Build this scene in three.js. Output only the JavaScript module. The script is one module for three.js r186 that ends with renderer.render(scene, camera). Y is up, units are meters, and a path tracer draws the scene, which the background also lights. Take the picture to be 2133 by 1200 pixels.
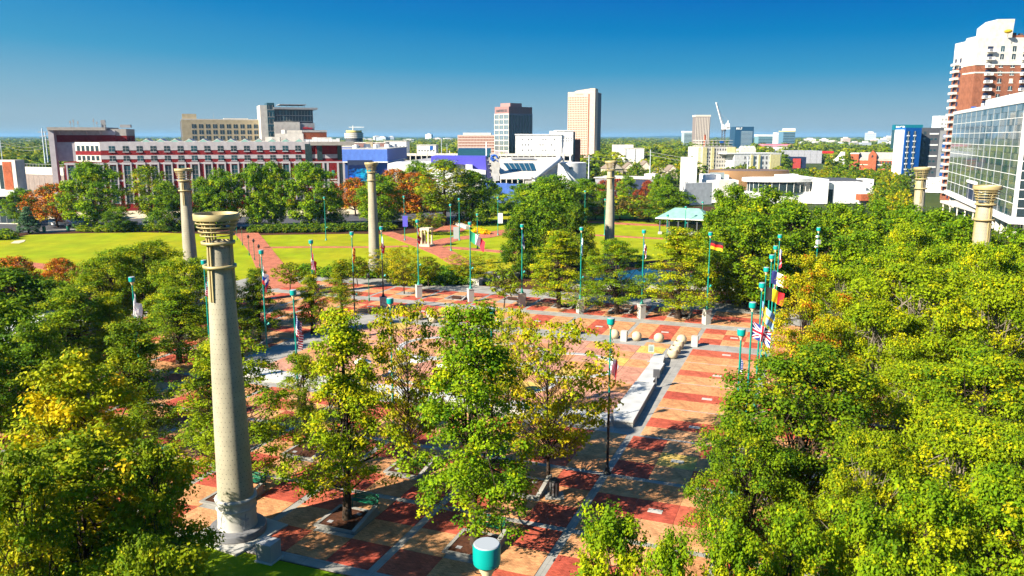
import * as THREE from 'three';
import { mergeGeometries } from 'three/addons/utils/BufferGeometryUtils.js';
import { RoundedBoxGeometry } from 'three/addons/geometries/RoundedBoxGeometry.js';
import { TextGeometry } from 'three/addons/geometries/TextGeometry.js';
import { FontLoader } from 'three/addons/loaders/FontLoader.js';
import { MarchingCubes } from 'three/addons/objects/MarchingCubes.js';

// ---------------------------------------------------------------- camera, sky, sun, exposure
const scene = new THREE.Scene();
const camera = new THREE.PerspectiveCamera(40.02, 1024 / 576, 0.5, 60000);
camera.position.set(0, 24.5, 0);
camera.rotation.x = -THREE.MathUtils.degToRad(10.8);
const renderer = new THREE.WebGLRenderer({ antialias: true });
renderer.toneMapping = THREE.LinearToneMapping;
renderer.toneMappingExposure = 3.0;
renderer.shadowMap.enabled = true;

const SUN = new THREE.Vector3(-0.758, 0.574, 0.311).normalize();
function makeSky() {
  const W = 1024, H = 512, data = new Float32Array(W * H * 4), d = new THREE.Vector3();
  // clear autumn sky, displayed colours divided by the exposure: sine of elevation -> linear rgb
  const stops = [[0, 0.112, 0.15, 0.155], [0.018, 0.105, 0.158, 0.188], [0.04, 0.07, 0.146, 0.196], [0.072, 0.016, 0.112, 0.195], [0.113, 0, 0.078, 0.188], [0.148, 0, 0.056, 0.182], [0.35, 0.002, 0.056, 0.168], [1, 0.01, 0.055, 0.14]];
  for (let j = 0; j < H; j++) for (let i = 0; i < W; i++) {
    const el = ((j + 0.5) / H - 0.5) * Math.PI, az = ((i + 0.5) / W - 0.5) * 2 * Math.PI;
    d.set(Math.cos(az) * Math.cos(el), Math.sin(el), Math.sin(az) * Math.cos(el));
    const toSun = d.dot(SUN) * 0.5 + 0.5, haze = Math.pow(toSun, 3.0);   // air brighter and paler towards the sun
    const s = Math.max(0, d.y) / (1 + 2.2 * haze), k = Math.max(1, stops.findIndex((t) => t[0] >= s));
    const a = stops[k - 1], b = stops[k], f = (s - a[0]) / (b[0] - a[0]);
    for (let c = 0; c < 3; c++) data[(j * W + i) * 4 + c] = (a[c + 1] + (b[c + 1] - a[c + 1]) * f) * (0.97 + 0.75 * haze * haze) + [0.022, 0.018, 0.01][c] * haze;
    data[(j * W + i) * 4 + 3] = 1;
  }
  const t = new THREE.DataTexture(data, W, H, THREE.RGBAFormat, THREE.FloatType);
  t.mapping = THREE.EquirectangularReflectionMapping; t.magFilter = THREE.LinearFilter; t.needsUpdate = true;
  return t;
}
scene.background = makeSky();
scene.environment = scene.background;
const sun = new THREE.DirectionalLight(new THREE.Color(1, 0.92, 0.76), 5);
sun.position.copy(SUN).multiplyScalar(400); sun.target.position.set(0, 0, -80);
sun.castShadow = true; sun.shadow.mapSize.set(4096, 4096);
Object.assign(sun.shadow.camera, { left: -160, right: 160, top: 160, bottom: -160, near: 1, far: 900 });
scene.add(sun, sun.target);
scene.fog = new THREE.FogExp2(new THREE.Color(0.24, 0.58, 1), 0.000055);

// ---------------------------------------------------------------- helpers
let seed = 7;
const rnd = () => { seed = (seed + 0x6d2b79f5) | 0; let t = Math.imul(seed ^ (seed >>> 15), 1 | seed); t = (t + Math.imul(t ^ (t >>> 7), 61 | t)) ^ t; return ((t ^ (t >>> 14)) >>> 0) / 4294967296; };
const rr = (a, b) => a + (b - a) * rnd(), pick = (a) => a[Math.floor(rnd() * a.length)];
const used = new Map();
function numbered(name) { const n = used.get(name) ?? 0; used.set(name, n + 1); return n ? name + '_' + String(n).padStart(3, '0') : name; }
function tag(o, label, category, group, kind) { if (label) o.userData.label = label; if (category) o.userData.category = category; if (group) o.userData.group = group; if (kind) o.userData.kind = kind; return o; }
function thing(name, label, category, [x, y, z] = [0, 0, 0], turn = 0, group) { const o = new THREE.Group(); o.name = numbered(name); o.position.set(x, y, z); o.rotation.y = turn; scene.add(o); return tag(o, label, category, group); }
function mesh(name, geo, mat, parent) { const m = new THREE.Mesh(Array.isArray(geo) ? mg(geo) : geo, mat); m.name = parent ? name : numbered(name); m.castShadow = m.receiveShadow = true; (parent ?? scene).add(m); return m; }
function struct(name, geo, mat, parent) { const m = mesh(name, geo, mat, parent); if (!parent) m.userData.kind = 'structure'; return m; }
function solo(name, label, category, geo, mat, [x, y, z] = [0, 0, 0], turn = 0, group) { const m = mesh(name, geo, mat); m.position.set(x, y, z); m.rotation.y = turn; return tag(m, label, category, group); }
function copy(o, [x, y, z], turn = 0, label, scale) { const c = o.clone(); c.name = numbered(o.name.replace(/_\d{3}$/, '')); c.position.set(x, y, z); c.rotation.y = turn; if (scale) c.scale.set(...[scale, scale, scale].flat().slice(0, 3)); if (label) c.userData = { ...o.userData, label }; scene.add(c); return c; }
const mg = (list) => (list.length === 1 ? list[0] : mergeGeometries(list.map((g) => (g.index ? g.toNonIndexed() : g))));
// box with its base at y, centred on x and z, uv in metres
function bx(w, h, d, x = 0, y = 0, z = 0) {
  const g = new THREE.BoxGeometry(w, h, d), uv = g.attributes.uv, s = [[d, h], [d, h], [w, d], [w, d], [w, h], [w, h]];
  for (let i = 0; i < 24; i++) uv.setXY(i, uv.getX(i) * s[i >> 2][0], uv.getY(i) * s[i >> 2][1]);
  return g.translate(x, y + h / 2, z);
}
function cyl(r0, r1, h, x = 0, y = 0, z = 0, seg = 20, open = false) {   // r0 bottom, r1 top
  const g = new THREE.CylinderGeometry(r1, r0, h, seg, 1, open), uv = g.attributes.uv;
  for (let i = 0; i < uv.count; i++) uv.setXY(i, uv.getX(i) * 6.283 * r0, uv.getY(i) * h);
  return g.translate(x, y + h / 2, z);
}
const tube = (pts, r, seg = 12, rs = 6, closed = false) => new THREE.TubeGeometry(new THREE.CatmullRomCurve3(pts.map((p) => new THREE.Vector3(...p)), closed), seg, r, rs, closed);
const bar = (a, b, r0, r1 = r0, seg = 6) => { const A = new THREE.Vector3(...a), B = new THREE.Vector3(...b), L = A.distanceTo(B), g = new THREE.CylinderGeometry(r1, r0, L, seg); return g.applyQuaternion(new THREE.Quaternion().setFromUnitVectors(new THREE.Vector3(0, 1, 0), B.clone().sub(A).normalize())).translate((A.x + B.x) / 2, (A.y + B.y) / 2, (A.z + B.z) / 2); };
const ringGeo = (r, tubeR, y, h = tubeR * 2, seg = 40) => new THREE.LatheGeometry([[r - tubeR, y], [r + tubeR, y], [r + tubeR, y + h], [r - tubeR, y + h], [r - tubeR, y]].map((p) => new THREE.Vector2(...p)), seg);
// flat polygon on the ground from [x, z] pairs, extruded downwards by t, uv in metres
function slab(pts, y = 0, t = 0.05, holes = []) {
  const sh = new THREE.Shape(pts.map((p) => new THREE.Vector2(p[0], -p[1])));
  for (const h of holes) sh.holes.push(new THREE.Path(h.map((p) => new THREE.Vector2(p[0], -p[1]))));
  return new THREE.ExtrudeGeometry(sh, { depth: t, bevelEnabled: false }).rotateX(-Math.PI / 2).translate(0, y - t, 0);
}
// strip of a given width along a polyline of [x, z]
function strip(pts, w, y = 0, t = 0.05) {
  const L = [], R = [];
  pts.forEach((p, i) => {
    const a = pts[Math.max(0, i - 1)], b = pts[Math.min(pts.length - 1, i + 1)], dx = b[0] - a[0], dz = b[1] - a[1], l = Math.hypot(dx, dz) || 1, wi = Array.isArray(w) ? w[i] : w;
    L.push([p[0] - (dz / l) * wi / 2, p[1] + (dx / l) * wi / 2]); R.push([p[0] + (dz / l) * wi / 2, p[1] - (dx / l) * wi / 2]);
  });
  return slab([...L, ...R.reverse()], y, t);
}
const pairs = (...a) => a.reduce((o, v, i) => (i % 2 ? (o[o.length - 1].push(v), o) : (o.push([v]), o)), []);

const font = await new FontLoader().loadAsync('fonts/droid/droid_serif_regular.typeface.json');
const sansBold = await new FontLoader().loadAsync('fonts/droid/droid_sans_bold.typeface.json');
function letters(text, size, depth = 0.03, f = sansBold) { const g = new TextGeometry(text, { font: f, size, depth, curveSegments: 3 }); g.computeBoundingBox(); return g.translate(-(g.boundingBox.min.x + g.boundingBox.max.x) / 2, 0, 0); }

// ---------------------------------------------------------------- textures and materials
function hash2(x, y, s = 0) { let h = Math.imul(x | 0, 374761393) + Math.imul(y | 0, 668265263) + Math.imul(s | 0, 2147483647); h = Math.imul(h ^ (h >>> 13), 1274126177); return ((h ^ (h >>> 16)) >>> 0) / 4294967296; }
function vnoise(x, y, per, s) { const xi = Math.floor(x), yi = Math.floor(y), fx = x - xi, fy = y - yi, u = fx * fx * (3 - 2 * fx), v = fy * fy * (3 - 2 * fy), m = (a) => ((a % per) + per) % per; const a = hash2(m(xi), m(yi), s), b = hash2(m(xi + 1), m(yi), s), c = hash2(m(xi), m(yi + 1), s), d = hash2(m(xi + 1), m(yi + 1), s); return a + (b - a) * u + (c - a) * v + (a - b - c + d) * u * v; }
function tex(N, fn, metres, srgb = true) {
  const data = new Uint8Array(N * N * 4);
  for (let y = 0; y < N; y++) for (let x = 0; x < N; x++) { const c = fn(x / N, y / N), i = (y * N + x) * 4; for (let k = 0; k < 3; k++) data[i + k] = Math.max(0, Math.min(255, 255 * (Array.isArray(c) ? c[k] : c))); data[i + 3] = 255; }
  const t = new THREE.DataTexture(data, N, N); t.wrapS = t.wrapT = THREE.RepeatWrapping; t.magFilter = THREE.LinearFilter; t.minFilter = THREE.LinearMipmapLinearFilter; t.generateMipmaps = true;
  if (srgb) t.colorSpace = THREE.SRGBColorSpace; t.repeat.set(1 / metres, 1 / metres); t.needsUpdate = true; return t;
}
const fbm = (u, v, f, s, o = 4) => { let a = 0, w = 0.5, t = 0; for (let i = 0; i < o; i++) { a += w * vnoise(u * f, v * f, f, s + i); t += w; w *= 0.5; f *= 2; } return a / t; };
// clay pavers, 0.1 x 0.2 m in running bond, some darker and some paler, sand joints
const brickTex = tex(512, (u, v) => {
  const rows = 40, cols = 20, r = Math.floor(v * rows), uu = u * cols + (r % 2) * 0.5, c = Math.floor(uu) % cols, fu = uu - Math.floor(uu), fv = v * rows - r;
  const joint = fu < 0.07 || fv < 0.12, tone = 0.86 + 0.17 * hash2(c, r, 3) - (hash2(c, r, 9) > 0.93 ? 0.1 : 0), grime = 0.86 + 0.24 * fbm(u, v, 6, 21);
  const stain = fbm(u, v, 3, 63, 5); return (joint ? 0.74 : tone) * grime * (stain > 0.62 ? 0.93 : 1);
}, 4);
const stoneTex = tex(512, (u, v) => { const j = (u * 4) % 1 < 0.012 || (v * 4) % 1 < 0.012; return (j ? 0.72 : 0.9) * (0.8 + 0.22 * fbm(u, v, 8, 5) + 0.12 * (hash2(u * 512, v * 512, 2) - 0.5)); }, 6);
const plainTex = tex(256, (u, v) => 0.84 + 0.16 * fbm(u, v, 6, 31) + 0.06 * (hash2(u * 256, v * 256, 4) - 0.5), 5);
const grassTex = tex(1024, (u, v) => { const n = 0.6 * fbm(u, v, 14, 41, 5) + 0.4 * fbm(u * 3, v, 9, 47, 4), f = hash2(u * 1024, v * 1024, 6), b = fbm(u, v, 5, 77, 3), k = 0.74 + 0.3 * n + 0.14 * (f - 0.5); return [k * (0.86 + 0.26 * b), k, k * (0.75 + 0.35 * b)]; }, 46);
const groundTex = tex(512, (u, v) => { const n = fbm(u, v, 12, 51, 5); return [0.6 + 0.4 * n, 0.72 + 0.28 * n, 0.6 + 0.3 * n]; }, 300);
const mulchTex = tex(256, (u, v) => 0.6 + 0.4 * fbm(u, v, 24, 61, 3) + 0.2 * (hash2(u * 256, v * 256, 8) - 0.5), 3);
const asphaltTex = tex(256, (u, v) => 0.82 + 0.2 * fbm(u, v, 8, 71, 4) + 0.1 * (hash2(u * 256, v * 256, 5) - 0.5), 8);
const col = (r, g, b) => new THREE.Color().setRGB(r, g, b);
const std = (r, g, b, roughness = 0.85, map, extra = {}) => new THREE.MeshPhysicalMaterial({ color: col(r, g, b), roughness, map: map ?? null, specularIntensity: roughness > 0.75 ? 0.2 : 0.8, ...extra });
const M = {
  red: [std(0.5, 0.105, 0.06, 0.9, brickTex), std(0.46, 0.09, 0.055, 0.9, brickTex), std(0.53, 0.125, 0.07, 0.9, brickTex)],
  salmon: [std(0.62, 0.3, 0.135, 0.9, brickTex), std(0.59, 0.27, 0.118, 0.9, brickTex), std(0.64, 0.325, 0.155, 0.9, brickTex)],
  pink: [std(0.58, 0.29, 0.2, 0.9, brickTex), std(0.56, 0.26, 0.175, 0.9, brickTex)],
  yellow: [std(0.68, 0.46, 0.12, 0.9, brickTex)],
  paver: std(0.5, 0.17, 0.1, 0.9, brickTex),
  concrete: std(0.42, 0.4, 0.365, 0.9, stoneTex), paleStone: std(0.46, 0.44, 0.4, 0.8, plainTex), granite: std(0.52, 0.51, 0.49, 0.6, plainTex), darkGranite: std(0.19, 0.19, 0.2, 0.45, plainTex),
  grass: std(0.315, 0.335, 0.006, 1, grassTex), turf: std(0.18, 0.26, 0.005, 1, grassTex), ground: std(0.075, 0.09, 0.03, 1, groundTex), mulch: std(0.11, 0.045, 0.025, 1, mulchTex), asphalt: std(0.085, 0.085, 0.095, 0.9, asphaltTex),
  paint: std(0.75, 0.74, 0.7, 0.7), shaft: null, brass: std(0.46, 0.365, 0.17, 0.5, plainTex, { metalness: 0.15 }),
  teal: std(0.0, 0.2, 0.155, 0.4), tealHead: std(0.0, 0.27, 0.24, 0.38), cap: std(0.3, 0.32, 0.33, 0.5), cream: std(0.72, 0.6, 0.36, 0.5), black: std(0.012, 0.012, 0.014, 0.5), steel: std(0.45, 0.46, 0.48, 0.35, null, { metalness: 0.8 }), bench: std(0.005, 0.12, 0.06, 0.5),
  bark: std(0.075, 0.052, 0.038, 0.95, mulchTex), paleBark: std(0.3, 0.25, 0.19, 0.95, mulchTex),
  white: std(0.76, 0.75, 0.735, 0.7, plainTex), offWhite: std(0.62, 0.575, 0.51, 0.8, plainTex), beige: std(0.46, 0.38, 0.25, 0.85, plainTex), grey: std(0.3, 0.3, 0.31, 0.8, plainTex), darkGrey: std(0.075, 0.078, 0.09, 0.7, plainTex), brickRed: std(0.22, 0.02, 0.022, 0.9, brickTex), orangeBrick: std(0.4, 0.11, 0.05, 0.9, brickTex), brown: std(0.3, 0.115, 0.065, 0.9, brickTex),
  blue: std(0.075, 0.17, 0.55, 0.6, plainTex), navy: std(0.012, 0.022, 0.06, 0.5), indigo: std(0.085, 0.075, 0.46, 0.45), hotelBlue: std(0.0, 0.1, 0.42, 0.6, plainTex), roofGrey: std(0.34, 0.31, 0.28, 0.9, plainTex), mint: std(0.22, 0.42, 0.34, 0.6, plainTex),
  glass: new THREE.MeshPhysicalMaterial({ color: col(0.02, 0.035, 0.042), roughness: 0.06, metalness: 0, specularIntensity: 1, ior: 1.7 }),
  mirror: new THREE.MeshPhysicalMaterial({ color: col(0.4, 0.47, 0.48), roughness: 0.06, metalness: 0.8 }),
  tealGlass: new THREE.MeshPhysicalMaterial({ color: col(0.02, 0.07, 0.09), roughness: 0.08, metalness: 0.2, ior: 1.7 }),
  curtain: std(0.55, 0.5, 0.42, 0.9), red1: std(0.6, 0.02, 0.02, 0.6), yellowPaint: std(0.75, 0.6, 0.16, 0.7), sand: std(0.62, 0.52, 0.36, 1, plainTex),
};

// ---------------------------------------------------------------- the ground
const TH = THREE.MathUtils.degToRad(21.1), ST = Math.sin(TH), CT = Math.cos(TH), OX = 6.9, OZ = -54.9;
const W = (u, v) => [OX + u * CT + v * ST, OZ + u * ST - v * CT];          // plaza grid (u across, v away) -> world x, z
const W3 = (u, v, y = 0) => [OX + u * CT + v * ST, y, OZ + u * ST - v * CT];
{
  const g = new THREE.CircleGeometry(13000, 96).rotateX(-Math.PI / 2), p = g.attributes.position, uv = g.attributes.uv;
  for (let i = 0; i < p.count; i++) uv.setXY(i, p.getX(i), p.getZ(i));
  struct('ground', g.translate(0, -0.35, 0), M.ground);
}
struct('park_soil', slab(pairs(-200, 40, 130, 40, 130, -160, 93.29, -242.39, 71.44, -285.17, -11.49, -285.17, -33.35, -222.29, -87.78, -216.29, -152.25, -210.61, -128.77, -147.84), -0.06, 0.2), M.mulch);
struct('front_lawn', slab([W(-80, -18.75), W(-0.4, -18.75), W(-0.4, -60), W(-80, -60)], 0.0, 0.05), M.turf);
const lawnEdge = pairs(-125.22, -181.83, -123.44, -201.08, -111.59, -204.16, -96.37, -206.27, -80.07, -203.13, -65.47, -200.08, -40.44, -203.13, -29, -201.08, -20.72, -210.61, -9.2, -227.32, 16.52, -239.5, 33.59, -236.69, 60.53, -240.94, 52.76, -190.52, 32.7, -159.83, -0.59, -147.84, -7.15, -142.48, -21.47, -141.45, -37.94, -144.58, -45.53, -135.1, -71.01, -132.81, -103.92, -150.1);
struct('great_lawn', slab(lawnEdge, 0.0, 0.05), M.grass);
struct('upper_lawn', slab(pairs(-12, -242.39, -9.63, -281.21, 7.31, -277.35, 6.52, -246.84, -6.61, -233.93), 0.05, 0.1), M.grass);
struct('small_lawn', slab(pairs(36.12, -135.1, 38.52, -138.45, 40.54, -137.48, 41.7, -133.72, 39.76, -128.86, 36.82, -127.18, 33.39, -127.59), 0.0, 0.05), M.grass);
struct('side_lawn', slab(pairs(17.02, -246.84, 20.76, -256.25, 48.16, -253.04, 46.17, -242.39, 19.43, -239.5), 0.04, 0.1), M.turf);
solo('sand_patch', 'pale sand patch near the left corner of the lawn', 'sand patch', slab(pairs(-117.68, -184.35, -119.48, -188.72, -117.92, -190.52, -116.1, -186.95, -115.65, -184.35), 0.06, 0.05), M.sand);
// brick paths over the lawn
const path = (pts, w) => struct('brick_path', strip(pts, w, 0.05, 0.07), M.paver);
path(pairs(-69.02, -204.16, -65.73, -197.11, -54.34, -170.14, -44.17, -144.58, -37.8, -128.43), [6, 5.6, 5, 5.5, 6]);
path(pairs(-56.03, -176.97, -48.55, -177.76, -39.85, -177.76, -30.94, -177.76, -23.75, -179.36), 2.4);
path(pairs(-32.88, -206.27, -25.19, -190.52, -19.45, -180.18, -13.93, -166.56, -9.5, -152.42), [3.5, 4.5, 6, 5, 4.5]);
path(pairs(-18.43, -181, -14.86, -192.36, -8, -197.11, -1.46, -208.42, 3.08, -215.13), [6, 5, 7, 6, 4]);
path(pairs(-15.39, -177.76, -9.24, -174.63, -1.72, -170.14, 4.48, -167.97), 3.2);
path(pairs(15.22, -202.1, 23.5, -199.08, 31.39, -195.19, 41.32, -191.44), 2.6);
path(pairs(17.56, -233.93, 27.06, -229.92, 36.04, -224.78, 47.82, -222.29), 4.5);
path(pairs(-112.42, -159.83, -98.53, -154.81, -89.16, -150.1, -77.75, -142.48), [4, 4, 4, 5]);
path(pairs(-17.25, -207.34, -14.57, -224.78, -12, -242.39, -2.55, -254.63, 2.77, -246.84), [8, 8, 6, 5, 4]);
path(pairs(22.71, -139.93, 37.76, -141.45, 43.9, -144.58, 48.59, -137.48), [4, 7, 12, 12]);
// street on the far side of the lawn
struct('street', slab(pairs(-159.11, -198.09, -126.55, -206.27, -113.52, -215.13, -77.48, -224.78, -9.97, -246.84, -10.74, -266.39, -84.93, -246.84, -129.9, -246.84, -164.75, -269.95, -212.7, -266.39), 0.0, 0.05), M.asphalt);
struct('sidewalk', strip(pairs(-125.29, -206.27, -112.93, -213.98, -76.22, -221.06, -47.91, -227.32, -26.99, -238.09), 5, 0.13, 0.2), M.concrete);
struct('hotel_forecourt', slab(pairs(-130.75, -222.29, -121, -240.94, -85.44, -248.36, -47.67, -256.25, -53.69, -289.24, -160.31, -273.6), 0.13, 0.2), M.sand);
struct('drive', strip(pairs(192.89, -416.42, 168.68, -361.19, 135.36, -285.17), 16, 0.02, 0.05), M.asphalt);

// ---------------------------------------------------------------- the plaza: a quilt of brick panels in a grid of stone bands
const plaza = new THREE.Group(); plaza.name = 'plaza_paving'; plaza.userData.kind = 'structure';
plaza.position.set(OX, 0, OZ); plaza.rotation.y = -TH; scene.add(plaza);
const L2 = (a) => a.map(([u, v]) => [u, -v]);
struct('stone_band_base', slab(L2([[-80, -18.6], [60, -18.6], [60, 66], [-80, 66]]), 0.0, 0.12), M.concrete, plaza);
const panels = [];
const panel = (u0, u1, v0, v1, c) => panels.push({ u: (u0 + u1) / 2, v: (v0 + v1) / 2, w: Math.abs(u1 - u0), d: Math.abs(v1 - v0), c });
const thirds = (a, b, g = 0.0) => { const t = (b - a) / 3; return [[a, a + t - g], [a + t, a + 2 * t - g], [a + 2 * t, b]]; };
function cell(u0, u1, v0, v1, rows) { const U = thirds(u0, u1), V = thirds(v0, v1); rows.forEach((row, j) => [...row].forEach((c, i) => { if (c !== '.') panel(U[i][0] + 0.01, U[i][1] - 0.01, V[j][0] + 0.01, V[j][1] - 0.01, c); })); }
const TREE = ['rsr', 's.s', 'rsr'], CHECK = ['rsr', 'srs', 'rsr'], CHECKY = ['rsr', 'sys', 'rsr'], MIDROW = ['sss', 'rrr', 'sss'], MIDCOL = ['srs', 'srs', 'srs'];
const tiles = [];
const Q = 9.15, J = 0.28;
// front of the plaza: two rows of tree cells, then bands
for (let i = -8; i < 0; i++) {
  cell(i * Q + J, (i + 1) * Q - J, -2 * Q + 0.5, -Q - J, TREE);
  cell(i * Q + J, (i + 1) * Q - J, -Q + J, -J, TREE);
  cell(i * Q + J, (i + 1) * Q - J, J, Q - 0.8, i % 2 ? MIDCOL : CHECK);
}
// the open strip with crosswise red bands
cell(J, Q - J, -2 * Q + 0.5, -Q - J, MIDROW); cell(J, Q - J, -Q + J, -J, MIDROW); cell(J, Q - J, J, 8.3, CHECKY);
tiles.push([4.6, -13.5], [4.6, -4.6], [4.6, 4.2]);
for (const [a, b, c] of [[8.7, 10.9, 's'], [10.9, 13.2, 'r'], [13.2, 16.05, 's'], [16.3, 18.85, 's'], [18.85, 21.2, 'r'], [21.2, 24.1, 's'], [24.35, 27.0, 's'], [27.0, 29.0, 'r'], [29.0, 32.1, 's'], [32.35, 35.2, 's'], [35.2, 38.0, 'r']]) {
  for (const [u0, u1] of [[0.75, 4.7], [4.7, 8.85]]) panel(u0, u1 - 0.004, a + 0.02, b, c);
  if (c === 'r') tiles.push([4.75, (a + b) / 2]);
}
cell(0.85, 8.85, 40.9, 48.9, CHECK); tiles.push([4.8, 44.9]);
// back strip, lengthwise red bands, and the tree band behind it
for (let k = 0; k < 8; k++) {
  const u1 = 0.55 - k * 8.65, u0 = u1 - 8.65;
  cell(u0 + J, u1 - J, 40.9, 48.9, k === 5 ? CHECK : MIDCOL); tiles.push([(u0 + u1) / 2, 44.9]);
  cell(u0 + J, u1 - J, 51.4, 60.0, TREE);
}
cell(0.85, 8.85, 51.4, 60, MIDROW);
// the fountain floor: paler, pinkish panels
for (let i = -14; i < -1; i++) for (let j = 0; j < 8; j++) { const u0 = i * 3.05 + 0.9, v0 = 13 + j * 3.03; if (v0 > 37) continue; panel(u0, u0 + 3.0, v0, v0 + 3.0, (i * 5 + j * 3) % 11 === 0 ? 'y' : (i + j) % 3 === 0 ? 's' : 'p'); }
panel(-4.95, -2.0, 37.25, 39.2, 's');
// left strip and left tree cells
for (let j = 0; j < 4; j++) { cell(-55 + J, -46 - J, 9 + j * 8, 17 + j * 8 - 0.3, MIDROW); cell(-64 + J, -55 - J, 9 + j * 8, 17 + j * 8 - 0.3, TREE); cell(-73 + J, -64 - J, 9 + j * 8, 17 + j * 8 - 0.3, CHECK); }
// right side, under the trees
for (let i = 1; i < 6; i++) for (let j = -2; j < 6; j++) cell(i * Q + J, (i + 1) * Q - J, j * Q + J, (j + 1) * Q - J, (i + j) % 2 ? TREE : MIDROW);
{
  // the nearest 300 in the open are pieces of their own, the rest is joined by colour
  const pal = { r: M.red, s: M.salmon, p: M.pink, y: M.yellow }, shapes = new Map();
  panels.forEach((p) => { const [x, z] = W(p.u, p.v); p.far = Math.hypot(x, z) * (p.u > 9.3 ? 4 : 1) * (x < -55 ? 2 : 1); });
  panels.sort((a, b) => a.far - b.far);
  const rest = { r: [], s: [], p: [], y: [] };
  panels.forEach((p, n) => {
    const key = p.w.toFixed(2) + '/' + p.d.toFixed(2);
    if (!shapes.has(key)) shapes.set(key, bx(p.w, 0.05, p.d));
    if (n < 296) { const m = mesh('paving_panel', shapes.get(key), pal[p.c][n % pal[p.c].length], plaza); m.position.set(p.u, -0.025 + (n % 3) * 0.001, -p.v); }
    else rest[p.c].push(bx(p.w, 0.05, p.d, p.u, -0.025, -p.v));
  });
  for (const c of Object.keys(rest)) if (rest[c].length) mesh('outer_paving', rest[c], pal[c][0], plaza).userData.kind = 'stuff';
  const tg = bx(0.95, 0.02, 0.55);
  for (const [u, v] of tiles) { const t = mesh('drain_cover', tg, M.paleStone, plaza); t.position.set(u, 0.028, -v); }
}

// ---------------------------------------------------------------- buildings
// local axes of a building: x along its front from the left corner, y up, the front at z = 0, depth towards -z
function bldg(name, label, [xl, zl, xr, zr, h], depth, category = 'building', group) {
  const g = thing(name, label, category, [xl, 0, zl], Math.atan2(zl - zr, xr - xl), group);
  g.w = Math.hypot(xr - xl, zr - zl); g.h = h; g.d = depth; return g;
}
const blk = (g, name, mat, x0, x1, y0, y1, z0 = 0, z1 = -g.d) => mesh(name, bx(Math.abs(x1 - x0), y1 - y0, Math.abs(z1 - z0), (x0 + x1) / 2, y0, (z0 + z1) / 2), mat, g);
// a regular field of openings on a face: F front, L left end, R right end
function field(g, { face = 'F', a0, a1, y0, y1, cols, rows, w, h, mat = M.glass, name = 'window', stuff = false, out = 0.05, z = 0, alt, skip }) {
  const shape = face === 'F' ? bx(w, h, 0.12) : bx(0.12, h, w), frame = !stuff && face === 'F' && w > 0.8 ? mg([bx(w + 0.24, 0.12, 0.1, 0, -0.12), bx(0.06, h, 0.16, 0, 0)]) : null, all = [];
  for (let r = 0; r < rows; r++) for (let c = 0; c < cols; c++) {
    if (skip && skip(c, r)) continue;
    const a = cols === 1 ? (a0 + a1) / 2 : a0 + ((a1 - a0) * (c + 0.5)) / cols, y = rows === 1 ? y0 : y0 + ((y1 - y0) * (r + 0.5)) / rows - h / 2;
    const p = face === 'F' ? [a, y, z - 0.06 + out] : face === 'R' ? [g.w - 0.06 + out, y, -a] : [0.06 - out, y, -a];
    if (stuff) { all.push(shape.clone().translate(...p)); continue; }
    const m = mesh(name, shape, alt && hash2(c * 7 + r, r * 13 + c, 5) > 0.6 ? alt : mat, g); m.position.set(...p);
    if (frame) mesh('sill', frame, M.offWhite, m);
  }
  if (stuff) mesh(name, all, mat, g).userData.kind = 'stuff';
}
const bands = (g, n, y0, y1, hBand, mat, { face = 'F', a0 = 0.6, a1, out = 0.05, name = 'window_band' } = {}) => { for (let i = 0; i < n; i++) field(g, { face, a0, a1: a1 ?? (face === 'F' ? g.w - 0.6 : g.d - 0.6), y0: y0 + ((y1 - y0) * i) / n, y1: 0, cols: 1, rows: 1, w: (a1 ?? (face === 'F' ? g.w - 0.6 : g.d - 0.6)) - a0, h: hBand, mat, name, out }); };

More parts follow.
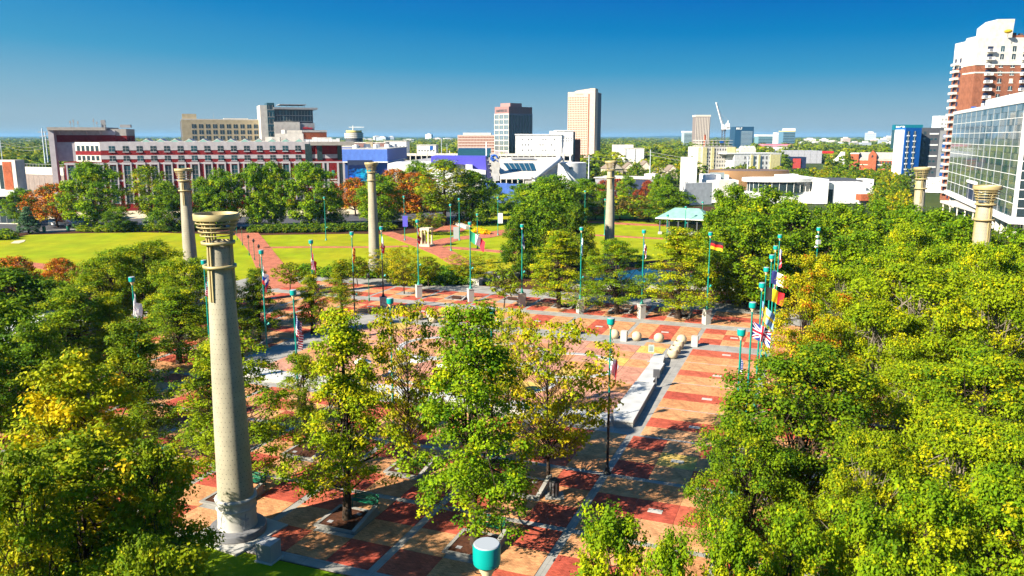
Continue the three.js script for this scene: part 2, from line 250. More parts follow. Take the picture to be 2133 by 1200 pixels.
// ---- red and white hotel behind the lawn
{
  const g = bldg('hotel', 'long red and white striped hotel behind the lawn trees', [-146.65, -262, -59.96, -283, 20.75], 30), H2 = 22.8, HP = 16.4;
  M.pier = std(0.43, 0.4, 0.42, 0.8, plainTex);
  blk(g, 'podium', M.brickRed, 0, g.w, 0, HP, 0, -28); blk(g, 'upper_wall', M.brickRed, 11.2, 78, HP, H2, -0.15, -22);
  blk(g, 'parapet', M.pier, 11.1, 78.05, 20.2, H2 + 0.15, -0.05, -22.1); blk(g, 'white_band', M.pier, 11.1, 78.05, 17.3, 18.6, -0.05, -22.05); blk(g, 'white_band', M.pier, -0.05, g.w + 0.05, 15.6, 16.1, 0.07, -28.05);
  for (const y of [10.0, 7.0]) blk(g, 'white_band', M.pier, 0.02, g.w - 0.02, y, y + 0.55, 0.06, -0.2);
  const s0 = 14.7, ds = 4.25, frameG = mg([bx(0.46, 13.2, 0.4, -1.22, 2.4, 0.15), bx(0.46, 13.2, 0.4, 1.22, 2.4, 0.15), bx(2.9, 0.75, 0.42, 0, 15.5, 0.15)]), glassG = bx(1.98, 3.0, 0.14), mull = mg([bx(0.07, 3.0, 0.2), bx(1.86, 0.12, 0.2, 0, 0), bx(1.86, 0.06, 0.2, 0, 1.5)]);
  for (let i = 0; i < 15; i++) for (const [y, hh] of [[19.75, 1.85], [16.7, 1.7]]) { const m = mesh('window', bx(1.75, hh, 0.14), hash2(i, y * 10, 3) > 0.7 ? M.tealGlass : M.glass, g); m.position.set(s0 + ds * i, y, -0.02); mesh('sill', [bx(2.0, 0.22, 0.3, 0, -0.22, 0.05), bx(0.07, hh, 0.2), bx(1.75, 0.07, 0.2, 0, hh * 0.5)], M.pier, m); }
  for (let i = -3; i < 15; i++) { const b = mesh('window_bay', frameG, M.pier, g); b.position.set(s0 + ds * i, 0, 0); for (let k = 0; k < 4; k++) { const p = mesh('pane', glassG, (i + k) % 4 ? M.glass : M.tealGlass, b); p.position.set(0, 2.6 + k * 3.15, 0.05); } mesh('mullion', [0, 1, 2, 3].map((k) => mull.clone().translate(0, 2.6 + k * 3.15, 0.06)), M.grey, b).userData.kind = 'stuff'; }
  // slanted lit corner at the left of the upper floors
  const ch = mesh('angled_corner', [bx(11.5, 6.4, 0.6, -5.75, 16.45, -0.3)], M.offWhite, g); ch.position.set(11.3, 0, -0.2); ch.rotation.y = -0.62;
  mesh('red_band', bx(11.4, 1.3, 0.5, -5.75, 18.65, -0.2), M.brickRed, ch);
  for (let i = 0; i < 5; i++) for (const [y, hh] of [[20.0, 1.7], [16.9, 1.5]]) mesh('window', [bx(1.3, hh, 0.7, -1.6 - i * 2.1, y, -0.26)], M.glass, ch);
  // taller block behind the left end with its broad eave
  blk(g, 'rear_block', M.pier, -6.5, 13, HP, 26.8, -14, -30); blk(g, 'rear_red_band', M.brickRed, -5.4, 13.05, 22.8, 25.2, -13.95, -29); blk(g, 'eave_roof', M.roofGrey, -7.4, 10.6, 26.8, 27.8, -11.6, -31); blk(g, 'stair_block', M.roofGrey, 10.8, 16.5, 22.8, 27.3, -14.5, -28); blk(g, 'corner_pier', M.pier, -7.4, -5.7, 0, 26.8, -12.2, -15); blk(g, 'stair_red_band', M.brickRed, 10.75, 16.55, 22.9, 25.0, -14.4, -27);
  for (const x of [-4, 0.2, 4.4, 8.6]) mesh('eave_bracket', bar([x, 25.3, -13.9], [x, 26.7, -12], 0.18), M.pier, g);
  for (const [x, h] of [[-1.8, 2.4], [-0.8, 3.0], [0.6, 2.2], [5.6, 3.4], [6.6, 2.0], [8.0, 2.6], [9.2, 1.6]]) mesh('aerial', [cyl(0.07, 0.05, h, x, 27.8, -18), bx(0.4, 0.9, 0.3, x, 27.8 + h * 0.55, -18)], M.grey, g);
  mesh('roof_plant', [bx(3.4, 1.0, 2, 15.8, 27.8, -18), bx(1.2, 2.6, 1, 8.5, 27.8, -19)], M.grey, g);
  // row of little arched roof lights
  for (let k = 0; k < 12; k++) { const sh = new THREE.Shape(); sh.moveTo(-2.1, 0); sh.quadraticCurveTo(-0.9, 0.35, 0, 1.15); sh.quadraticCurveTo(0.9, 0.35, 2.1, 0); const rg = mesh('roof_light', new THREE.ExtrudeGeometry(sh, { depth: 8, bevelEnabled: false }).translate(0, 22.9, -13), M.offWhite, g); rg.position.x = 24.5 + k * 4.55; const s2 = new THREE.Shape(); s2.moveTo(-1.4, 0); s2.lineTo(0, 0.85); s2.lineTo(1.4, 0); mesh('gable_glass', new THREE.ExtrudeGeometry(s2, { depth: 0.1, bevelEnabled: false }).translate(0, 22.92, -4.98), M.mint, rg); }
  // right end: taller bays, canopy roof and the sign panel
  blk(g, 'end_wall', M.brickRed, 78.4, g.w, HP, 21.6, -0.4, -20); blk(g, 'end_white_band', M.pier, 78.3, g.w + 0.05, 17.2, 18.6, -0.35, -20); blk(g, 'link_glass', M.glass, 76.6, 78.9, 12, 22.2, 0.05, -2); blk(g, 'canopy_roof', M.roofGrey, 78.5, 93.5, 21.7, 22.9, 2.6, -16); blk(g, 'stair_glass', M.glass, 80.6, 82.4, 16.6, 21.6, 0.0, -1); blk(g, 'corner_glass', M.glass, 87.6, 89.0, 16.6, 21.6, -0.2, -1);
  for (const x of [79.2, 82.6, 84.1, 87.6, 89.6]) blk(g, 'end_pier', M.pier, x - 0.35, x + 0.35, 2.6, 15.7, 0.3, -0.4);
  for (const x of [80.9, 83.4, 88.6]) blk(g, 'end_glass', M.glass, x - 1.0, x + 0.7, 3, 15.4, 0.12, -0.3);
  blk(g, 'sign_panel', M.brickRed, 84.5, 87.2, 4.8, 15.4, 0.2, -0.2);
  mesh('sign_emblem', bx(0.95, 1.6, 0.12, 85.85, 11.4, 0.25), std(0.02, 0.3, 0.24, 0.6), g); mesh('sign_lettering', [letters('EMBASSY', 0.42, 0.06).translate(85.85, 9.6, 0.24), letters('SUITES', 0.62, 0.06).translate(85.85, 8.5, 0.24)], M.paint, g).userData.kind = 'stuff';
  for (const [x0, x1, h, z] of [[66, 76, 25.8, -16], [63, 68, 24.6, -8], [70, 75.5, 27.0, -24], [79, 86, 24.4, -14]]) blk(g, 'roof_house', M.offWhite, x0, x1, 22.6, h, z, z - 7);
  for (let k = 0; k < 9; k++) mesh('roof_unit', bx(1.2, rr(0.6, 1.6), 1.2, 77.5 + k * 1.35, 22.9, -9 - (k % 3) * 2), M.white, g);
  for (let i = 0; i < 8; i++) mesh('awning', bx(2.0, 0.9, 1.4, 60 + i * 3.4, 2.2, 0.9), i === 3 ? M.red1 : M.darkGrey, g);
}
// ---- beige hotel with glass penthouse behind it
{
  const g = bldg('beige_hotel', 'beige hotel block with three rows of square windows behind the red hotel', [-137.12, -335, -105.46, -348, 31.65], 18);
  blk(g, 'wall', M.beige, 0, g.w, 0, g.h); blk(g, 'stair_head', M.beige, 0.4, 6.0, g.h, g.h + 2.4, -2, -8); blk(g, 'parapet', M.offWhite, -0.1, g.w + 0.1, g.h, g.h + 0.35);
  field(g, { a0: 3.4, a1: g.w - 0.6, y0: 20.5, y1: 30.2, cols: 11, rows: 4, w: 1.7, h: 1.7, name: 'window' });
  mesh('mast', cyl(0.06, 0.04, 3, 13, g.h, -6), M.grey, g); mesh('roof_rail', [bx(10, 0.5, 6, 22, g.h + 0.35, -10)], M.offWhite, g); mesh('corner_downpipe', bx(0.4, 9, 0.4, -0.3, 22, -1), M.grey, g);
  const t = bldg('glass_tower', 'dark glass rooftop restaurant tower with flat projecting canopy', [-105.12, -338, -85.7, -346, 37], 18);
  blk(t, 'white_slab', M.offWhite, 0, 3.2, 0, t.h + 0.6, -0.2, -14); blk(t, 'glass_shaft', M.tealGlass, 2.8, 5.8, 8, t.h + 1.6, 0.4, -10); blk(t, 'core', M.darkGrey, 5.6, 21.6, 10, t.h - 0.2, -0.4, -17); blk(t, 'canopy', M.grey, 5.4, 23.4, t.h - 1.0, t.h - 0.2, 1.6, -17); blk(t, 'upper_canopy', M.grey, 8, 19, t.h + 0.9, t.h + 1.2, 0, -12); blk(t, 'pink_box', M.offWhite, 5.3, 15.8, 10, t.h - 6.2, 0.8, -9); blk(t, 'grey_box', M.grey, 15.9, 22.0, 10, t.h - 6.6, 0.4, -9);
  field(t, { a0: 6.2, a1: 21.2, y0: t.h - 6.0, y1: t.h - 1.2, cols: 12, rows: 2, w: 1.05, h: 2.0, mat: M.glass, alt: M.tealGlass, name: 'glass_panel', z: -0.34 });
  for (let k = 0; k < 5; k++) mesh('canopy_post', cyl(0.06, 0.06, 1.1, 8.5 + k * 2.5, t.h - 0.2, -2), M.grey, t);
  field(t, { a0: 2.9, a1: 5.7, y0: 12, y1: t.h + 1.2, cols: 2, rows: 9, w: 1.2, h: 1.9, mat: M.glass, alt: M.tealGlass, name: 'glass_panel', z: 0.44 });
  mesh('sign_lettering', letters('Hilton', 1.0, 0.08).translate(19, t.h - 9.2, 0.45), M.red1, t).userData.kind = 'stuff';
  const r = bldg('red_roofed_block', 'low white and red rooftop block right of the glass tower', [-91.78, -325, -76.37, -332, 27.09], 14); blk(r, 'white_block', M.offWhite, 0, 5.5, 0, r.h + 0.3, 0.5, -8); blk(r, 'red_block', M.orangeBrick, 5.6, r.w, 0, r.h - 0.6, 0, -12); blk(r, 'coping', M.offWhite, 5.5, r.w + 0.1, r.h - 0.6, r.h + 0.2, 0.1, -12.1); blk(r, 'low_block', M.white, 4, 14, 0, r.h - 3.4, 2.5, 0.3);
}
// ---- parking deck and entrance pavilion at far left
{
  const g = bldg('parking_deck', 'grey concrete parking deck left of the red hotel', [-183.8, -300, -161.75, -288, 13.11], 30); blk(g, 'wall', std(0.27, 0.215, 0.19, 0.85, plainTex), 0, g.w, 0, g.h); blk(g, 'pale_parapet', M.offWhite, 1, g.w + 0.03, g.h - 2.2, g.h + 0.5, 0.1, -0.5);
  for (let k = 0; k < 8; k++) mesh('rail_post', bx(0.12, 1.1, 0.12, 1 + k * 1.9, g.h + 0.5, -0.2), M.grey, g); mesh('rail', bx(g.w - 1, 0.1, 0.08, g.w / 2 + 0.5, g.h + 1.55, -0.2), M.grey, g);
  for (const y of [9.3, 6.4]) blk(g, 'dark_opening', M.navy, g.w - 3.3, g.w - 1.7, y, y + 2.2, 0.06, -0.3); blk(g, 'opening_sill', M.offWhite, g.w - 3.4, g.w - 1.6, 8.5, 9.2, 0.1, -0.2); for (let k = 1; k < 5; k++) blk(g, 'wall_joint', M.darkGrey, k * 3.3 - 0.04, k * 3.3 + 0.04, 0, g.h - 2.3, 0.02, -0.1);
  const s = thing('parking_sign', 'round dark blue parking sign on a tall pole', 'sign', [-160.93, 0, -262]); mesh('pole', cyl(0.12, 0.1, 11.5), M.darkGrey, s); mesh('disc', cyl(1.45, 1.45, 0.25).rotateX(Math.PI / 2).translate(0, 13.78, 0.1), std(0.02, 0.025, 0.09, 0.5), s); mesh('ring', new THREE.TorusGeometry(1.1, 0.09, 6, 32).translate(0, 13.78, 0.26), M.paint, s); mesh('letter', letters('P', 1.15, 0.08).translate(0, 13.78 - 0.55, 0.24), M.paint, s);
  const p = bldg('entrance_pavilion', 'pale entrance pavilion with brown panel at the left edge', [-153.9, -228, -140.37, -226, 18.14], 3.6); blk(p, 'wall', M.offWhite, 0, p.w, 0, p.h); blk(p, 'brown_panel', M.orangeBrick, p.w - 4.0, p.w - 1.2, 9.8, p.h - 0.5, 0.08, -0.3); blk(p, 'tall_window', M.glass, p.w - 5.4, p.w - 4.2, 10, p.h - 1.4, 0.06, -0.3); blk(p, 'canopy', M.white, -2, p.w + 2.2, 8.2, 9.7, 4, -2); blk(p, 'shopfront', M.glass, 1, p.w - 1, 0.3, 7.8, 0.05, -0.3); for (let k = 0; k < 6; k++) blk(p, 'mullion', M.grey, 1 + k * 2, 1.12 + k * 2, 0.3, 7.8, 0.12, 0); 
}
// ---- blue box, screen and aquarium
{
  const g = bldg('blue_building', 'bright blue box building with a video screen below it', [-69.93, -330, -51.38, -330, 19.58], 62); blk(g, 'blue_box', M.blue, 0, g.w, 14.6, g.h); blk(g, 'soffit_trim', M.white, -0.1, g.w + 0.1, 14.2, 14.6, 0.1); blk(g, 'roof_edge', M.paleStone, -0.05, g.w + 0.05, g.h, g.h + 0.3); blk(g, 'lower_wall', std(0.01, 0.045, 0.2, 0.5), 0, g.w + 0.8, 0, 14.2, -2.2, -50);
  for (const [x, z, s] of [[5, -30, 1.6], [8, -40, 1.2], [13, -38, 1.5], [15.5, -40, 1.5], [10.5, -20, 1.0], [3.4, -12, 1.4]]) mesh('roof_unit', cyl(s, s * 0.9, 1.6, x, g.h + 0.3, z, 10), M.white, g);
  const c = document.createElement('canvas'); c.width = 256; c.height = 128; const x = c.getContext('2d'); x.fillStyle = '#03163c'; x.fillRect(0, 0, 256, 128); seed = 303; for (let k = 0; k < 120; k++) { const px = rnd() * 256, py = 30 + rnd() * 98; x.fillStyle = `rgba(${Math.round(px * 0.05)},${Math.round(70 + px * 0.5)},${Math.round(150 + rnd() * 80)},0.35)`; x.beginPath(); x.ellipse(px, py, rr(8, 34), rr(3, 10), rr(-0.4, 0.4), 0, 7); x.fill(); }
  const t = new THREE.CanvasTexture(c); t.colorSpace = THREE.SRGBColorSpace;
  blk(g, 'screen_frame', M.navy, 2.3, 12.2, 0.5, 15.2, 1.2, -2); const scr = mesh('video_screen', new THREE.PlaneGeometry(9.2, 6.6).translate(7.3, 9.9, 1.23), std(1, 1, 1, 0.4, t, { emissive: col(1, 1, 1), emissiveMap: t, emissiveIntensity: 0.12 }), g);
  const a = thing('aquarium', 'white and indigo aquarium with sail shaped roof and sloping glass', 'building', [-49.22, 0, -320]), X = (px, d = 320) => ((px - 1066.5) / 1648) * d * 1.0 - a.position.x;
  const Yp = (py, d = 320) => 24.5 - (d * (py - 285.6)) / 1648;
  const prism = (name, pts, z0, depth, mat) => { const sh = new THREE.Shape(pts.map(([px, py]) => new THREE.Vector2(X(px), Yp(py)))); return mesh(name, new THREE.ExtrudeGeometry(sh, { depth, bevelEnabled: false }).translate(0, 0, z0 - depth), mat, a); };
  prism('curved_white_wall', [[810, 339], [820, 337], [905, 336], [960, 340], [1000, 346], [1016, 352], [1016, 420], [808, 420]], 0, 24, M.white);
  prism('roof_fold', [[830, 337], [905, 329], [905, 339], [820, 339]], -8, 20, M.grey);
  prism('sail_roof', [[901, 324], [1012, 325], [1016, 352], [985, 349], [982, 342], [960, 340], [901, 339]], 2.4, 20, M.indigo);
  prism('white_block', [[972, 340], [986, 341], [986, 352], [972, 350]], 4.5, 4, M.white); prism('window_block', [[985, 349], [1013, 352], [1013, 372], [985, 370]], 5, 8, M.white); prism('corner_window', [[1000, 359], [1012, 360], [1012, 369], [1000, 368]], 5.15, 0.3, M.glass);
  prism('dark_fin', [[1013, 325], [1019, 329], [1026, 374], [1016, 374]], 6, 4, std(0.03, 0.03, 0.09, 0.5));
  const slabM = prism('emblem_slab', [[1022, 318], [1040, 318], [1041, 372], [1028, 373]], 7.5, 3, M.paleStone);
  { const ex = (X(1030) + X(1032)) / 2, ey = Yp(327), e = [new THREE.TorusGeometry(1.15, 0.32, 6, 24, 4.4).translate(ex, ey, 7.55), new THREE.TorusGeometry(0.55, 0.28, 6, 18, 3.6).rotateZ(2.2).translate(ex - 0.2, ey - 0.1, 7.56), bar([ex - 1.4, ey + 0.9, 7.56], [ex - 0.4, ey + 1.4, 7.56], 0.22, 0.05), bar([ex + 0.9, ey - 0.9, 7.56], [ex + 1.6, ey - 1.5, 7.56], 0.25, 0.05)]; mesh('fish_emblem', e, std(0.01, 0.08, 0.4, 0.5), slabM).userData.kind = 'stuff'; }
  for (let k = 0; k < 5; k++) mesh('stair_landing', bx(1.6, 0.25, 1.5, X(1020) + k * 0.35, Yp(332 + k * 8), 6.6), M.grey, a);
  // sloping roof: low edge in front, high edge behind
  { const q = (px, py, d) => new THREE.Vector3(((px - 1066.5) / 1648) * d - a.position.x, Yp(py, d), 320 - d), quad = (A, B, C, D) => { const g2 = new THREE.BufferGeometry(); const v = [A, B, C, D]; g2.setAttribute('position', new THREE.Float32BufferAttribute([0, 1, 2, 0, 2, 3, ].flatMap((i) => v[i].toArray()), 3)); g2.setAttribute('uv', new THREE.Float32BufferAttribute([0, 0, 9, 0, 9, 9, 0, 0, 9, 9, 0, 9], 2)); g2.computeVertexNormals(); return g2; };
    mesh('sloping_roof', quad(q(1042, 371, 305), q(1112, 371, 305), q(1164, 326, 345), q(1040, 326, 345)), M.offWhite, a);
    mesh('roof_glass', quad(q(1060, 353.5, 318.5), q(1116, 353.5, 318.5), q(1110, 338, 331.5), q(1048, 338, 331.5)), M.tealGlass, a);
    mesh('upper_skylight', [bx(10, 0.7, 2, (X(1060) + X(1120)) / 2, Yp(330, 340), -19)], M.grey, a);
    mesh('curved_rim', tube([q(1110, 371, 303).toArray(), q(1128, 358, 306).toArray(), q(1150, 342, 314).toArray(), q(1163, 332, 326).toArray(), q(1162, 325, 345).toArray()], 1.0, 24, 8), M.white, a);
    mesh('wedge_wall', quad(q(1112, 371, 304), q(1160, 371, 318), q(1162, 332, 326), q(1128, 360, 308)), M.offWhite, a);
    for (let k = 1; k < 6; k++) mesh('roof_mullion', bar(q(1048 + k * 10.5, 338, 331).toArray(), q(1060 + k * 9.4, 353.5, 318).toArray(), 0.1), M.grey, a); }
  mesh('drum', [cyl(8.2, 8.2, Yp(339), X(1184), 0, -14, 40)], M.white, a); for (const px of [1188, 1191, 1203]) mesh('drum_window', bx(0.35, 1.1, 0.3, X(px), Yp(352), -5.8 - (px > 1200 ? 5.5 : 0)), M.glass, a);
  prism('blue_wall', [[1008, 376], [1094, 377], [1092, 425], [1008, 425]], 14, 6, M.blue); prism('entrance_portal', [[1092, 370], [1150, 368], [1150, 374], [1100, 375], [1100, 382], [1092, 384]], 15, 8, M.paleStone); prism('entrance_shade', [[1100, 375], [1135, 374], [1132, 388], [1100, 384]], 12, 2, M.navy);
  mesh('glass_vault', new THREE.CylinderGeometry(7, 7, 14, 24, 1, false, 0, Math.PI).rotateZ(Math.PI / 2).rotateY(0).scale(1, 0.55, 1).translate(X(990, 345), Yp(326, 345), -26), M.tealGlass, a);
  for (const [px, y] of [[1011, 296], [1178, 308], [1193, 308]]) mesh('mast', cyl(0.35, 0.25, Yp(y) , X(px), 0, -18), M.white, a);
  const d = bldg('parking_structure', 'long pale open parking structure behind the aquarium', [-57.76, -430, 31.04, -420, 15.81], 30); for (const y of [d.h - 0.7, d.h - 4.3, d.h - 7.7, d.h - 11]) { blk(d, 'deck_floor', M.concrete, 0, d.w, y - 0.35, y, 0, -30); blk(d, 'spandrel', M.offWhite, -0.2, d.w + 0.2, y - 0.4, y + 0.9, 0.15, -0.2); } blk(d, 'rear_wall', M.concrete, 0, d.w, 0, d.h - 1, -29.6, -30); for (const x of [0.15, d.w - 0.15]) blk(d, 'end_wall', M.offWhite, x - 0.15, x + 0.15, 0, d.h - 1.1, -0.3, -29.5); for (let k = 0; k < 30; k++) blk(d, 'column', M.offWhite, k * 3.05, k * 3.05 + 0.45, 0, d.h + (k % 4 ? 0.2 : 1.6), 0.25, -0.5);
}
// ---- offices behind the aquarium
{
  const lo = bldg('office_block', 'low pale pink office block with window rows left of the brown tower', [-40.57, -600, -12.69, -600, 26.12], 40); blk(lo, 'wall', std(0.62, 0.46, 0.4, 0.8, plainTex), 0, lo.w, 0, lo.h); blk(lo, 'roof_house', M.offWhite, 4, lo.w - 3, lo.h, lo.h + 1.6, -2, -20); field(lo, { a0: 0.5, a1: lo.w - 0.5, y0: 13, y1: lo.h - 0.6, cols: 24, rows: 6, w: 0.85, h: 1.0, mat: M.brown, stuff: true, name: 'window_rows' });
  const br = bldg('office_tower', 'brown office tower with white framed left face', [-11.14, -515, -1.95, -505, 39.08], 20.5); blk(br, 'core', std(0.2, 0.17, 0.2, 0.5), 0, br.w, 0, br.h); field(br, { a0: 0.2, a1: br.w - 0.2, y0: 16, y1: br.h - 0.4, cols: 3, rows: 7, w: br.w / 3 - 0.7, h: (br.h - 16.4) / 7 - 0.55, mat: M.mirror, name: 'window' }); for (let k = 0; k < 8; k++) blk(br, 'floor_band', M.offWhite, -0.1, br.w + 0.02, 15.7 + (k * (br.h - 16.4)) / 7, 16.2 + (k * (br.h - 16.4)) / 7, 0.2, -0.3); for (let k = 0; k < 4; k++) blk(br, 'pier', M.offWhite, (k * (br.w - 0.4)) / 3, (k * (br.w - 0.4)) / 3 + 0.4, 12, br.h, 0.22, -0.3);
  field(br, { face: 'R', a0: 0.2, a1: br.d - 0.2, y0: 12, y1: br.h - 0.6, cols: 8, rows: 1, w: 1.9, h: br.h - 13, mat: M.glass, name: 'glass_strip' }); br.children.filter((m) => m.name === 'glass_strip').forEach((m) => (m.position.y = 12));
  blk(br, 'crown', std(0.3, 0.16, 0.15, 0.7, plainTex), 0.15, br.w - 0.1, br.h, br.h + 4.2, -0.1, -br.d + 0.2); blk(br, 'plant_room', std(0.28, 0.16, 0.15, 0.7), 3.5, br.w - 1, br.h + 4.2, br.h + 6.4, -2, -12); mesh('sign_lettering', letters('AMERICUS', 1.5, 0.1).translate(br.w / 2, br.h + 1.0, 0.0), M.darkGrey, br).userData.kind = 'stuff';
  const wh = bldg('white_hotel', 'white slab hotel with scattered small windows before the tall pink tower', [1.99, -445, 27.44, -445, 25.7], 16); blk(wh, 'wall', M.white, 0, wh.w, 0, wh.h); blk(wh, 'cornice', M.white, -0.4, wh.w, wh.h, wh.h + 0.5, 0.4, -16.4); blk(wh, 'stair_tower', M.white, wh.w - 3, wh.w + 6.4, 0, wh.h + 2.2, -0.8, -17); blk(wh, 'tower_roof', M.white, wh.w - 3.4, wh.w + 6.8, wh.h + 2.2, wh.h + 2.6, -0.4, -17.4); blk(wh, 'tower_glass', M.tealGlass, wh.w + 6.2, wh.w + 7.6, 2, wh.h + 1.8, -2, -12); blk(wh, 'tower_brown', M.brown, wh.w + 7.7, wh.w + 11, 0, wh.h - 2.4, -6, -16); blk(wh, 'roof_tower', M.white, wh.w - 6, wh.w - 3, wh.h, wh.h + 2.2, -8, -14);
  field(wh, { a0: 1.5, a1: wh.w - 1.5, y0: 10, y1: wh.h - 1, cols: 14, rows: 5, w: 0.55, h: 0.95, mat: M.darkGrey, name: 'window', skip: (c, r) => ![3, 4, 8, 9, 12].includes((c + (r % 2)) % 14) && c !== 1 });
  field(wh, { a0: wh.w - 2, a1: wh.w + 6, y0: wh.h - 4, y1: wh.h - 1, cols: 6, rows: 2, w: 0.6, h: 0.6, mat: M.darkGrey, name: 'window', z: -0.8 });
  const ck = bldg('pink_tower', 'tall pink office tower with a grid of small dark windows', [44.81, -652, 66.01, -645, 59.87], 23.6); M.pinkStone = std(0.66, 0.5, 0.4, 0.8, plainTex); blk(ck, 'wall', M.pinkStone, 0, ck.w, 0, ck.h); blk(ck, 'end_pier', M.pinkStone, ck.w - 4.2, ck.w + 0.1, 0, ck.h + 2.6, 0.8, -10); { const sh = new THREE.Shape(); sh.moveTo(5, ck.h); sh.lineTo(ck.w - 4, ck.h); sh.lineTo(ck.w - 4, ck.h + 2.5); sh.lineTo(7, ck.h + 1.1); mesh('roof_screen', new THREE.ExtrudeGeometry(sh, { depth: 8, bevelEnabled: false }).translate(0, 0, -8.5), M.pinkStone, ck); }
  blk(ck, 'slot', M.brown, ck.w - 5.6, ck.w - 4.4, 0, ck.h - 1.5, 0.06, -0.4); field(ck, { a0: 0.3, a1: ck.w - 6, y0: 10, y1: ck.h - 3.6, cols: 12, rows: 26, w: 0.72, h: 1.05, mat: M.brown, stuff: true, name: 'window_rows' }); bands(ck, 26, 10, ck.h - 3.4, 1.25, M.navy, { face: 'R', a0: 0.4 }); mesh('sign_lettering', letters('Coca-Cola', 1.05, 0.08, font).translate(9.5, ck.h - 2.3, 0.04), std(0.6, 0.14, 0.12, 0.8), ck).userData.kind = 'stuff';
  blk(ck, 'right_wall', std(0.1, 0.075, 0.1, 0.6), ck.w - 0.3, ck.w + 0.02, 0, ck.h - 0.4, -0.4, -ck.d + 0.05);
}
